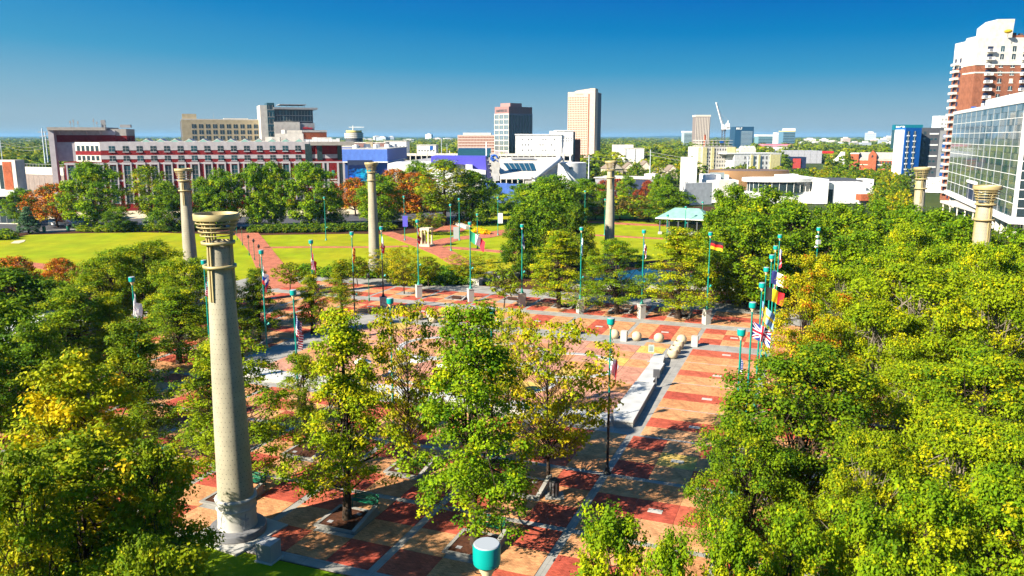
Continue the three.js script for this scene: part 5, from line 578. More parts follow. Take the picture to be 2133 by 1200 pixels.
// ---------------------------------------------------------------- stone bollards, walls, signs on the plaza
{
  const ball = new THREE.SphereGeometry(0.62, 24, 16).translate(0, 0.52, 0), urn = new THREE.LatheGeometry([[0.01, 0], [0.3, 0], [0.52, 0.2], [0.62, 0.55], [0.55, 0.92], [0.45, 1.0], [0.38, 0.98], [0.42, 0.7], [0.01, 0.6]].map((p) => new THREE.Vector2(...p)), 24);
  const place = (geo, name, u, v, label, cat, grp, mat) => solo(name, label, cat, geo, mat ?? M.sphere, W3(u, v), -TH, grp);
  M.sphere = std(0.52, 0.43, 0.28, 0.7, plainTex);
  place(ball, 'stone_sphere', -9.1, 39.7, 'stone sphere bollard left of the square post', 'bollard', 'stone bollards');
  place(ball, 'stone_sphere', -6.3, 39.6, 'stone sphere bollard just right of the square post', 'bollard', 'stone bollards');
  place(ball, 'stone_sphere', -3.6, 39.8, 'stone sphere bollard in front of the orange panel', 'bollard', 'stone bollards');
  place(ball, 'stone_sphere', -0.9, 40.0, 'stone sphere bollard at the head of the row of urns', 'bollard', 'stone bollards');
  [[37.4, 'farthest'], [35.2, 'middle'], [33.2, 'nearest']].forEach(([v, w]) => place(urn, 'stone_urn', -0.8, v, w + ' of three hollow stone bollards beside the white ledge', 'bollard', 'hollow stone bollards'));
  [[-36.5, 40, 'left'], [-33.9, 39.2, 'middle'], [-31.2, 41.5, 'right']].forEach(([u, v, w]) => place(ball, 'stone_sphere', u, v, w + ' stone sphere of the group behind the centre tree', 'bollard', 'stone bollards'));
  const post = bx(0.75, 1.25, 0.75);
  place(post, 'stone_post', -7.7, 38.9, 'square stone post between sphere bollards', 'post', 'stone posts', M.paleStone);
  place(post, 'stone_post', 0.75, 39.4, 'square stone post by the corner checker panels', 'post', 'stone posts', M.paleStone);
  place(post, 'stone_post', -35.3, 41.0, 'square stone post behind the spheres near the centre tree', 'post', 'stone posts', M.paleStone);
  for (const [u, w] of [[-24.5, 'left'], [-14.5, 'right']]) place(post, 'stone_post', u, 39.6, w + ' square stone post seen through the yellow trees', 'post', 'stone posts', M.paleStone);
  // white granite ledges round the fountain floor
  const ledge = (name, label, pts, h) => { const g = thing(name, label, 'stone ledge', W3(0, 0), -TH, 'white ledges round the fountain'); mesh('seat_slab', slab(L2(pts), h, 0.16), M.granite, g); const c = pts.reduce((a, p) => [a[0] + p[0] / pts.length, a[1] + p[1] / pts.length], [0, 0]); mesh('wall', slab(L2(pts.map(([a, b]) => [a + (c[0] - a) * 0.03, b + (c[1] - b) * 0.02])), h - 0.15, h - 0.15), M.paleStone, g); };
  ledge('stone_ledge', 'farthest short white ledge beside the hollow bollards', [[-2.7, 32.4], [-1.5, 32.4], [-1.15, 29.2], [-2.6, 29.2]], 0.62);
  ledge('stone_ledge', 'long middle white ledge along the red and orange strip', [[-2.4, 28.8], [-0.9, 28.8], [-0.8, 21.9], [-2.4, 21.9]], 0.62);
  ledge('stone_ledge', 'nearest white ledge along the red and orange strip', [[-2.4, 21.4], [-0.5, 21.4], [-0.15, 10.0], [-1.7, 9.6], [-2.4, 12]], 0.66);
  ledge('stone_ledge', 'broad white ledge running left behind the centre trees', [[-26, 11.6], [-2.7, 11.6], [-2.0, 9.6], [-26, 9.6]], 0.55);
  ledge('stone_ledge', 'white ledge at the far left of the fountain floor', [[-43, 11.9], [-28, 11.9], [-28, 9.5], [-43, 9.5]], 0.55);
  const sign = (u, v, label, mat) => { const g = thing('sign_post', label, 'sign', W3(u, v), -0.1); mesh('post', [cyl(0.035, 0.03, 1.2, 0, 0.04), bx(0.75, 0.06, 0.5)], M.grey, g); const b = mesh('board', bx(0.62, 0.85, 0.05, 0, 1.1), mat, g); mesh('printed_lines', [0, 1, 2, 3].map((k) => bx(0.42, 0.05, 0.01, 0, 1.28 + k * 0.13, 0.03)), M.darkGrey, b); };
  sign(-2.8, 30.9, 'small grey green sign on a thin post by the yellow panel', std(0.3, 0.4, 0.36, 0.6)); sign(-0.45, 21.7, 'small dark sign on a thin post beside the middle ledge', M.darkGrey);
  // fountain rings set in the floor
  [[-10.5, 26.5, 4.6, 'rightmost'], [-19, 28, 4.6, 'second from right'], [-27.5, 28, 4.6, 'leftmost'], [-15, 19, 4.6, 'lower right'], [-23.5, 19, 4.6, 'lower left']].forEach(([u, v, r, w]) => { const g = thing('fountain_ring', w + ' white stone ring inlaid in the fountain floor', 'fountain ring', W3(u, v), 0, 'fountain rings'); mesh('inlay', ringGeo(r, 0.38, -0.02, 0.07, 56), M.granite, g); mesh('nozzle_line', ringGeo(r, 0.05, 0.05, 0.012, 56), M.darkGrey, g); });
  // seating sculptures of pale metal seen through the trees
  [[-29, 13.5, 0.3], [-24, 16, 1.2], [-20.5, 15.5, 2.2], [-13.5, 14.5, 0.8], [-32, 11.0, 2.6]].forEach(([u, v, t], i) => { const g = thing('cafe_umbrella', ['leftmost', 'second', 'third', 'rightmost', 'lowest'][i] + ' small white shade seen through the plaza trees', 'sunshade', W3(u, v), t, 'white shades'); mesh('canopy', new THREE.ConeGeometry(1.0, 0.5, 8, 1, true).translate(0, 2.2, 0), M.white, g); mesh('mast', cyl(0.03, 0.03, 2.2), M.grey, g); });
}
// ---------------------------------------------------------------- planters and benches under the plaza trees
const planterProto = (() => {
  const g = new THREE.Group(); g.name = 'tree_planter';
  mesh('soil_bed', slab([[-1.3, -1.3], [1.3, -1.3], [1.3, 1.3], [-1.3, 1.3]], 0.1, 0.1), M.mulch, g);
  for (const [w, d, x, z] of [[3.1, 0.24, 0, 1.43], [3.1, 0.24, 0, -1.43], [0.24, 2.6, -1.43, 0]]) mesh('kerb', bx(w, 0.14, d, x, 0.0, z), M.concrete, g);
  const sh = new THREE.Shape(); sh.moveTo(-1.3, 0); sh.lineTo(1.55, 0); sh.lineTo(1.55, 0.22); sh.lineTo(-1.3, 0.72);
  mesh('ramped_kerb', new THREE.ExtrudeGeometry(sh, { depth: 0.28, bevelEnabled: false }).rotateY(-Math.PI / 2).translate(1.57, 0, 0), M.concrete, g);
  for (const [x, z] of [[-0.8, 0.7], [0.4, -0.8]]) mesh('uplight_plate', bx(0.35, 0.02, 0.3, x, 0.095, z), M.grey, g);
  return g;
})();
const benchProto = (() => {
  const g = new THREE.Group(); g.name = 'park_bench';
  for (let k = 0; k < 5; k++) mesh('seat_slat', bx(1.9, 0.035, 0.075, 0, 0.42, -0.18 + k * 0.09), M.bench, g);
  for (let k = 0; k < 4; k++) mesh('back_slat', bx(1.9, 0.085, 0.03, 0, 0, 0).rotateX(-0.2).translate(0, 0.5 + k * 0.11, -0.26 - k * 0.022), M.bench, g);
  for (const x of [-0.85, 0.85]) { mesh('leg', [bx(0.05, 0.42, 0.05, x, 0, 0.16), bx(0.05, 0.92, 0.05, x, 0, -0.3), bx(0.05, 0.05, 0.5, x, 0.37, -0.06)], M.bench, g); mesh('armrest', [bx(0.05, 0.04, 0.5, x, 0.64, -0.06), bx(0.04, 0.25, 0.04, x, 0.4, 0.16)], M.bench, g); }
  return g;
})();
let pi = 0, bi = 0;
const planter = (u, v, where, bench = true) => {
  const t = pi++ ? planterProto.clone() : planterProto; t.name = numbered('tree_planter'); t.position.set(...W3(u, v)); t.rotation.y = -TH; scene.add(t); tag(t, 'square stone planter bed ' + where, 'planter', 'tree planters on the plaza');
  if (bench) { const b = bi++ ? benchProto.clone() : benchProto; b.name = numbered('park_bench'); b.position.set(...W3(u + 0.1, v + 2.0)); b.rotation.y = -TH; scene.add(b); tag(b, 'green slatted bench behind the planter ' + where, 'bench', 'green plaza benches'); }
};
planter(-4.75, -13.0, 'under the big centre tree'); planter(-13.9, -13.0, 'under the yellow green tree right of the nearest tower'); planter(-23.1, -13.0, 'just left of the nearest tower'); planter(-33.6, -11.3, 'under the tree left of the nearest tower');
planter(-4.75, -4.2, 'beside the steel litter bin', false); planter(-13.9, -4.2, 'in the second row behind the yellow green tree', false); planter(-23.1, -4.2, 'in the second row behind the nearest tower', false); planter(-32.2, -4.2, 'in the second row left of the nearest tower', false);
[[-37.7, 55.2, 'left below the hedge'], [-29.3, 57.5, 'right below the hedge'], [-20.5, 55.2, 'under the small tree of the back row'], [-11.9, 55.2, 'under the first round back tree'], [-3.6, 55.2, 'under the last round back tree']].forEach(([u, v, w]) => planter(u, v, w, false));
planter(-49, 21.5, 'in the shade near the white blue red flag', false);
{
  const can = thing('litter_bin', 'round steel litter bin with dark domed lid by the centre planter', 'litter bin', W3(-2.4, -4.8));
  mesh('foot', bx(1.3, 0.05, 1.3, 0, 0.0), M.concrete, can); mesh('drum', cyl(0.33, 0.33, 1.05, 0, 0.05, 0, 24), M.steel, can); mesh('lid', new THREE.LatheGeometry([[0.36, 1.1], [0.37, 1.18], [0.3, 1.26], [0.1, 1.32], [0.01, 1.32]].map((p) => new THREE.Vector2(...p)), 24), M.black, can);
  for (let k = 0; k < 8; k++) mesh('slat', bx(0.12, 1.0, 0.02, 0, 0.08, 0.335).rotateY(k * 0.785), M.black, can);
}
// ---------------------------------------------------------------- pool and its walls, low walls behind the back row
{
  const pts = pairs(9.42, -134.64, 24.68, -146.74, 38.26, -138.45, 34.05, -128.01, 22.1, -128.43, 9.8, -128.43);
  struct('pool_water', slab(pts, 0.32, 0.05), new THREE.MeshPhysicalMaterial({ color: col(0.012, 0.05, 0.06), roughness: 0.07, ior: 1.33 }));
  const wall = (p, w, h, label) => solo('low_wall', label, 'wall', strip(p, w, h, h + 0.05), M.paleStone, [0, 0, 0], 0, 'low stone walls');
  wall(pairs(8.58, -128.01, 21.96, -127.59, 33.73, -126.76), 0.7, 0.6, 'low stone wall along the near edge of the pool');
  wall(pairs(33.88, -126.76, 38.73, -138.94), 0.9, 0.9, 'pale stone wall at the right end of the pool');
  wall(pairs(35.82, -125.53, 41.39, -138.94), 0.9, 0.9, 'pale stone wall beside the steps right of the pool');
  wall(pairs(-6.59, -131.02, -3.11, -138.45), 2.2, 1.0, 'sloping pale stone wall behind the green white red flag');
  wall(pairs(-2.2, -134.64, 1.59, -139.44), 1.2, 0.8, 'short pale stone wall behind the small back tree');
  wall(pairs(-15.93, -224.78, -11.86, -212.85), 1.2, 0.9, 'curved pale wall beside the yellow flower bed');
  for (let k = 0; k < 6; k++) solo('step', ['lowest', 'second', 'third', 'fourth', 'fifth', 'top'][k] + ' brick step right of the pool', 'step', strip(pairs(37.8, -125.94, 41.02, -124.33).map(([x, z]) => [x + k * 0.9, z - k * 2.2]), 1.8, 0.1 + k * 0.1, 0.15 + k * 0.1), M.paver, [0, 0, 0], 0, 'brick steps');
  const t = thing('cafe_table', 'small dark table and chairs by the pool wall', 'table', [32.87, 0, -125.53], 0);
  mesh('table_top', cyl(0.5, 0.5, 0.04, 0, 0.72), M.black, t); mesh('stem', cyl(0.05, 0.05, 0.72), M.black, t); for (const s of [-1, 1]) mesh('chair', [bx(0.45, 0.04, 0.45, s * 0.9, 0.45), bx(0.04, 0.45, 0.45, s * 1.12, 0.45), bx(0.04, 0.45, 0.04, s * 0.72, 0, 0.2), bx(0.04, 0.45, 0.04, s * 1.1, 0, -0.2)], M.black, t);
}

// ---------------------------------------------------------------- white cafe roof at the left, path lamps, gateway sculpture, car, visitor
{
  const r = thing('cafe_roof', 'long white roof edge of the cafe under the left trees', 'canopy', [0, 0, 0]);
  mesh('roof_slab', slab(pairs(-51.01, -72.1, -50.63, -77.45, -55.8, -97.4, -56.95, -98.59, -55.41, -87.76, -57.57, -81.87), 4.2, 0.45), M.white, r);
  mesh('glass_wall', strip(pairs(-56.18, -79.8, -54.9, -85.86, -56.15, -95.65), 0.2, 3.7, 3.7), M.tealGlass, r);
  for (const [x, z] of pairs(-51.46, -75.58, -53, -83.6, -54.82, -91.28)) mesh('post', cyl(0.14, 0.14, 3.8, x, 0, z), M.grey, r);
  const lampProto = new THREE.Group(); lampProto.name = 'path_lamp';
  mesh('post', [cyl(0.14, 0.1, 0.5), cyl(0.06, 0.045, 3.2, 0, 0.45)], M.bench, lampProto); mesh('lantern', new THREE.LatheGeometry([[0.08, 3.6], [0.2, 3.75], [0.26, 4.1], [0.2, 4.16], [0.03, 4.4]].map((p) => new THREE.Vector2(...p)), 10), M.black, lampProto);
  [[-66.61, -190.52, 'farthest'], [-62.14, -181, 'second farthest'], [-55.43, -165.17, 'middle'], [-52.19, -158.55, 'second nearest'], [-48.48, -150.1, 'nearest'], [-21.67, -117.55, 'plaza corner']].forEach(([x, z, w], i) => { const l = i ? lampProto.clone() : lampProto; l.name = numbered('path_lamp'); l.position.set(x, 0, z); scene.add(l); tag(l, w + ' small lantern post beside the brick lawn path', 'lamp', 'lantern posts along the path'); });
  const g = thing('gateway_sculpture', 'small stone gateway of four columns on the lawn path', 'sculpture', [-19.47, 0, -179.36], -0.4);
  mesh('plinth', [bx(2.6, 0.5, 2.4)], M.sand, g); for (const [x, z] of [[-0.9, 0.8], [0.9, 0.8], [-0.9, -0.8], [0.9, -0.8]]) { const c = mesh('column', cyl(0.24, 0.19, 3.0, x, 0.5, z, 14), M.sand, g); mesh('capital', bx(0.55, 0.3, 0.55, x, 3.5, z), M.sand, c); } mesh('lintel', [bx(2.4, 0.45, 0.5, 0, 3.8, 0.8), bx(2.4, 0.45, 0.5, 0, 3.8, -0.8), bx(0.5, 0.45, 1.1, -0.9, 3.8, 0), bx(0.5, 0.45, 1.1, 0.9, 3.8, 0)], M.sand, g).userData.kind = 'stuff';
  // figures: one continuous body each, from tapered capsules
  function body(bones, size, cells = 40) {
    const mc = new MarchingCubes(cells, new THREE.MeshBasicMaterial(), false, false, 60000), N = cells, sm = (a, b, k) => { const hh = Math.max(0, Math.min(1, 0.5 + (0.5 * (b - a)) / k)); return b + (a - b) * hh - k * hh * (1 - hh); }, p = new THREE.Vector3(), ab = new THREE.Vector3(), ap = new THREE.Vector3();
    for (let z = 0; z < N; z++) for (let y = 0; y < N; y++) for (let x = 0; x < N; x++) { p.set((x / N - 0.5) * size, (y / N) * size, (z / N - 0.5) * size); let d = 9; for (const [A, B, ra, rb] of bones) { ab.copy(B).sub(A); ap.copy(p).sub(A); const t = Math.max(0, Math.min(1, ap.dot(ab) / ab.lengthSq())); d = sm(d, ap.addScaledVector(ab, -t).length() - (ra + (rb - ra) * t), 0.03); } mc.field[x + y * N + z * N * N] = -d; }
    mc.isolation = 0; mc.update(); const n = mc.count, bg = new THREE.BufferGeometry(); bg.setAttribute('position', new THREE.Float32BufferAttribute(Array.from(mc.positionArray.slice(0, n * 3), (v, i) => (i % 3 === 1 ? ((v + 1) / 2) * size : (v / 2) * size)), 3)); bg.setAttribute('normal', new THREE.Float32BufferAttribute(mc.normalArray.slice(0, n * 3), 3)); bg.setAttribute('uv', new THREE.Float32BufferAttribute(new Float32Array(n * 2), 2)); return bg;
  }
  const V = (x, y, z) => new THREE.Vector3(x, y, z);
  const pose = (s) => [[V(-0.1, 0.92, 0), V(-0.13, 0.5, 0.1 * s), 0.095, 0.065], [V(-0.13, 0.5, 0.1 * s), V(-0.13, 0.08, -0.04 * s), 0.06, 0.045], [V(-0.13, 0.07, -0.04 * s), V(-0.14, 0.04, 0.13 - 0.04 * s), 0.045, 0.035], [V(0.1, 0.92, 0), V(0.12, 0.5, -0.08 * s), 0.095, 0.065], [V(0.12, 0.5, -0.08 * s), V(0.12, 0.08, -0.2 * s), 0.06, 0.045], [V(0.12, 0.07, -0.2 * s), V(0.13, 0.04, -0.06 * s), 0.045, 0.035], [V(0, 0.95, 0), V(0, 1.38, 0), 0.15, 0.17], [V(-0.17, 1.4, 0), V(0.17, 1.4, 0), 0.07, 0.07], [V(-0.2, 1.4, 0), V(-0.27, 1.12, 0.04), 0.055, 0.045], [V(-0.27, 1.12, 0.04), V(-0.25, 0.88, 0.16), 0.042, 0.032], [V(-0.25, 0.88, 0.16), V(-0.25, 0.8, 0.19), 0.035, 0.02], [V(0.2, 1.4, 0), V(0.27, 1.12, -0.05), 0.055, 0.045], [V(0.27, 1.12, -0.05), V(0.28, 0.88, 0.02), 0.042, 0.032], [V(0.28, 0.88, 0.02), V(0.28, 0.8, 0.05), 0.035, 0.02], [V(0, 1.42, 0), V(0, 1.54, 0.01), 0.055, 0.05], [V(0, 1.6, 0.01), V(0, 1.68, 0.0), 0.085, 0.095]];
  const st = thing('bronze_statue', 'dark bronze standing statue beside the stone gateway', 'statue', [-20.44, 0, -180.18], 0.6); mesh('figure', body(pose(0.4), 2.0).scale(1.7, 1.75, 1.7), std(0.07, 0.045, 0.02, 0.5), st); mesh('base', bx(1.2, 0.1, 1.0), M.sand, st);
  const pe = thing('person', 'person in pale clothes walking by the back row of planters', 'person', [-0.27, 0, -122.37], 1.2); mesh('body', body(pose(1.4), 2.0), std(0.55, 0.5, 0.46, 0.9), pe); mesh('hair', new THREE.SphereGeometry(0.1, 12, 8).scale(1, 0.8, 1).translate(0, 1.7, -0.02), M.black, pe);
  // parked cars at the street corner
  function car(x, z, turn, paint, label) {
    const c = thing('parked_car', label, 'car', [x, 0, z], turn, 'cars on the street');
    const sh = new THREE.Shape(); [[-2.25, 0.35], [-2.3, 0.75], [-2.15, 1.0], [-1.6, 1.05], [-1.0, 1.5], [-0.6, 1.62], [1.2, 1.62], [1.85, 1.3], [2.2, 1.1], [2.3, 0.7], [2.25, 0.35]].forEach(([a, b2], i) => (i ? sh.lineTo(a, b2) : sh.moveTo(a, b2)));
    mesh('body', new THREE.ExtrudeGeometry(sh, { depth: 1.56, bevelEnabled: true, bevelSize: 0.1, bevelThickness: 0.12, bevelSegments: 3 }).translate(0, 0, -0.78), paint, c);
    for (const s of [-1, 1]) { const w2 = new THREE.Shape(); [[-1.35, 1.08], [-0.85, 1.5], [1.1, 1.5], [1.6, 1.12]].forEach(([a, b2], i) => (i ? w2.lineTo(a, b2) : w2.moveTo(a, b2))); mesh('side_window', new THREE.ExtrudeGeometry(w2, { depth: 0.03, bevelEnabled: false }).translate(0, 0, s > 0 ? 0.9 : -0.93), M.glass, c); for (const x2 of [-1.4, 1.4]) { const wh = mesh('wheel', new THREE.CylinderGeometry(0.34, 0.34, 0.22, 18).rotateX(Math.PI / 2).translate(x2, 0.34, s * 0.82), M.black, c); mesh('rim', new THREE.CylinderGeometry(0.2, 0.2, 0.24, 12).rotateX(Math.PI / 2).translate(x2, 0.34, s * 0.82), M.steel, wh); } mesh('headlight', bx(0.08, 0.16, 0.35, -2.38, 0.72, s * 0.6), M.cap, c); mesh('tail_light', bx(0.08, 0.16, 0.3, 2.38, 0.85, s * 0.62), M.red1, c); }
  }
  const white = std(0.75, 0.75, 0.75, 0.3), dark = std(0.03, 0.03, 0.035, 0.3);
  car(-126.96, -222.29, 0.05, white, 'white car behind the trunk of the orange tree'); car(-154.11, -242.39, 0.2, dark, 'dark car on the street at the left edge'); car(-129.61, -232.58, 0.1, std(0.4, 0.42, 0.44, 0.3), 'grey car just behind the white car'); car(-101.24, -219.85, 0.02, white, 'white car half hidden behind the hedge before the pine');
  for (const [x, z, l] of [[-122.53, -206.27, 'dark green litter bin at the street corner'], [-117.42, -208.42, 'dark litter bin behind the orange tree']].map((a) => a)) { const b2 = thing('street_bin', l, 'litter bin', [x, 0, z]); mesh('drum', cyl(0.4, 0.42, 1.3, 0, 0.13), M.bench, b2); mesh('lid', cyl(0.45, 0.3, 0.2, 0, 1.43), M.black, b2); }
}

// ---------------------------------------------------------------- trees
// a tree is trunk and limbs (one mesh) and a crown of leaf faces gathered in clumps at the limb ends
const PROFILE = {
  oval: (t) => Math.pow(Math.sin(Math.PI * Math.min(1, 0.06 + t * 0.92)), 0.62), dome: (t) => Math.sqrt(Math.max(0, 1 - Math.pow(t * 0.98, 2.3))) * (0.72 + 0.28 * Math.min(1, t * 3)),
  pyramid: (t) => (t < 0.14 ? 0.7 + t * 2.1 : 1 - Math.pow((t - 0.14) / 0.86, 1.3) * 0.93) * (0.84 + 0.16 * Math.sin(t * 30)), egg: (t) => Math.pow(Math.sin(Math.PI * Math.min(1, 0.22 + t * 0.74)), 0.8) * (1 - 0.25 * t) * 1.15, cone: (t) => (1 - t * 0.93) * (0.75 + 0.25 * Math.min(1, t * 4)), vase: (t) => 0.35 + 0.65 * Math.sin(Math.PI * Math.min(1, 0.1 + t * 0.62)) * (t > 0.9 ? 0.75 : 1), layered: (t) => Math.pow(Math.sin(Math.PI * Math.min(1, 0.2 + t * 0.76)), 0.75) * (0.78 + 0.22 * Math.sin(t * 23)),
};
function makeTree(o) {
  seed = o.seed;
  const pos = [], nor = [], cols = [], idx = [], limbs = [], c = new THREE.Vector3(), n = new THREE.Vector3(), a = new THREE.Vector3(), b = new THREE.Vector3(), q = new THREE.Vector3();
  const lobeAt = []; const lobe = Array.from({ length: 7 }, () => [rr(0.75, 1.18), rr(0, 6.28), rr(1, 4)]);
  const H0 = o.h * o.base, prof = PROFILE[o.profile], lean = [rr(-0.25, 0.25), rr(-0.25, 0.25)];
  const trunkAt = (y) => [lean[0] * Math.sin(y / o.h * 3), y, lean[1] * Math.sin(y / o.h * 2.5)];
  const tr = o.trunk ?? 0.02 * o.h;
  for (let k = 0; k < 6; k++) { const y0 = (o.h * 0.9 * k) / 6, y1 = (o.h * 0.9 * (k + 1)) / 6; limbs.push(bar(trunkAt(y0), trunkAt(y1), tr * (1 - 0.14 * k) * (k ? 1 : 1.25), tr * (1 - 0.14 * (k + 1)), 7)); }
  const pal = o.palette, total = pal.reduce((s, p) => s + p[3], 0), choose = () => { let x = rnd() * total; for (const p of pal) if ((x -= p[3]) <= 0) return p; return pal[0]; };
  for (let i = 0; i < o.clumps; i++) {
    const t = Math.pow((o.lobes && i < o.lobes ? (i + 0.5) / o.lobes : (i + rnd()) / o.clumps), o.rise ?? 0.9), ang = i * 2.39996 + rr(-0.4, 0.4);
    let f = 1; for (const [s, p, w] of lobe) f *= 1 + (s - 1) * 0.55 * Math.sin(ang * Math.round(w) + p + t * 4);
    const R = Math.max(0.05, prof(t)) * o.r * f, rad = R * (o.hollow ? 0.55 + 0.42 * Math.sqrt(rnd()) : 0.15 + 0.82 * Math.sqrt(rnd()));
    const cs = o.clump * rr(0.65, 1.3) * (1 - 0.25 * t), y = H0 + t * (o.h - H0 - cs * o.flat * 0.7) + cs * o.flat * 0.3;
    const tc = trunkAt(y); c.set(tc[0] + Math.cos(ang) * rad, y, tc[2] + Math.sin(ang) * rad);
    if (o.lobes && i >= o.lobes) {          // gather the clumps on rounded lobes, as the limbs carry them
      const l = lobeAt[Math.floor(rnd() * lobeAt.length)]; n.set(rr(-1, 1), rr(-0.45, 1), rr(-1, 1)).normalize();
      c.set(l[0] + n.x * l[3], l[1] + n.y * l[3] * o.lobeFlat, l[2] + n.z * l[3]);
    } else if (o.lobes) { const q2 = 0.9, lr = o.lobeR * o.r * rr(0.7, 1.25) * (1 - 0.45 * t); c.set(tc[0] + (c.x - tc[0]) * q2, y - lr * o.lobeFlat * 0.3, tc[2] + (c.z - tc[2]) * q2); lobeAt.push([c.x, c.y, c.z, lr]); }
    if ((o.lobes ? i < o.lobes || i % (o.limbEvery ?? 6) === 0 : i % (o.limbEvery ?? 2) === 0) && rad > 0.4) {
      const ys = Math.max(H0 * 0.75, Math.min(o.h * 0.86, y - rad * (o.rising ?? 0.55))), s0 = trunkAt(ys), mid = [(s0[0] + c.x) / 2, (s0[1] + c.y) / 2 - rad * 0.05, (s0[2] + c.z) / 2], lr = tr * 0.34 * (1 - 0.6 * t);
      limbs.push(bar(s0, mid, lr, lr * 0.65, 4), bar(mid, [c.x, c.y, c.z], lr * 0.65, lr * 0.2, 4));
    }
    const base = choose(), cb = rr(0.86, 1.14), N = Math.round(o.leaves * Math.pow(cs / o.clump, 2) * rr(0.8, 1.2));
    for (let j = 0; j < N; j++) {
      n.set(rr(-1, 1), rr(-1, 1), rr(-1, 1)); const l = n.length() || 1; n.divideScalar(l);
      const d = cs * (0.2 + 0.85 * Math.pow(rnd(), 0.6)) * (1 + 0.35 * Math.sin(n.x * 5 + i) * Math.sin(n.z * 6 + i * 2));
      const droop = (o.droop ?? 0) * d * d * 0.25;
      q.set(c.x + n.x * d, c.y + n.y * d * o.flat - droop, c.z + n.z * d);
      n.set(n.x * 0.6 + rr(-0.55, 0.55), n.y * 0.3 + rr(0.0, 1.0), n.z * 0.6 + rr(-0.55, 0.55)).normalize();
      a.set(rr(-1, 1), rr(-1, 1), rr(-1, 1)).cross(n).normalize(); b.crossVectors(n, a);
      const s = o.leaf * rr(0.6, 1.25), w = s * rr(0.3, 0.42), k = pos.length / 3, fold = s * 0.12;
      pos.push(q.x - a.x * s * 0.5, q.y - a.y * s * 0.5, q.z - a.z * s * 0.5, q.x + b.x * w - n.x * fold, q.y + b.y * w - n.y * fold, q.z + b.z * w - n.z * fold, q.x + a.x * s * 0.5, q.y + a.y * s * 0.5, q.z + a.z * s * 0.5, q.x - b.x * w - n.x * fold, q.y - b.y * w - n.y * fold, q.z - b.z * w - n.z * fold);
      const p = rnd() < 0.85 ? base : choose(), e = cb * rr(0.84, 1.16);
      for (let v = 0; v < 4; v++) { nor.push(n.x, n.y, n.z); cols.push(p[0] * e, p[1] * e, p[2] * e); }
      idx.push(k, k + 2, k + 1, k, k + 3, k + 2);
    }
  }
  const g = new THREE.BufferGeometry();
  g.setAttribute('position', new THREE.Float32BufferAttribute(pos, 3)); g.setAttribute('normal', new THREE.Float32BufferAttribute(nor, 3)); g.setAttribute('color', new THREE.Float32BufferAttribute(cols, 3)); g.setIndex(idx);
  return { crown: g, trunk: mg(limbs), h: o.h, r: o.r, bark: o.bark ?? M.bark };
}
const leafMats = new Map();
const leafMat = (t) => { t = t.map((v) => Math.round(v * 8) / 8); const k = t.join(); if (!leafMats.has(k)) leafMats.set(k, new THREE.MeshPhysicalMaterial({ color: col(...t), vertexColors: true, roughness: 0.7, transmission: 0.4, thickness: 0, side: THREE.DoubleSide, specularIntensity: 0.12 })); return leafMats.get(k); };
const G1 = [0.12, 0.2, 0.003], G2 = [0.205, 0.27, 0.003], G3 = [0.055, 0.125, 0.003], YG = [0.35, 0.34, 0.003], YL = [0.54, 0.42, 0.008], OR = [0.42, 0.13, 0.008], RD = [0.26, 0.06, 0.02], BR = [0.16, 0.11, 0.02];
const P = (...a) => a.map(([c, w]) => [...c, w]);
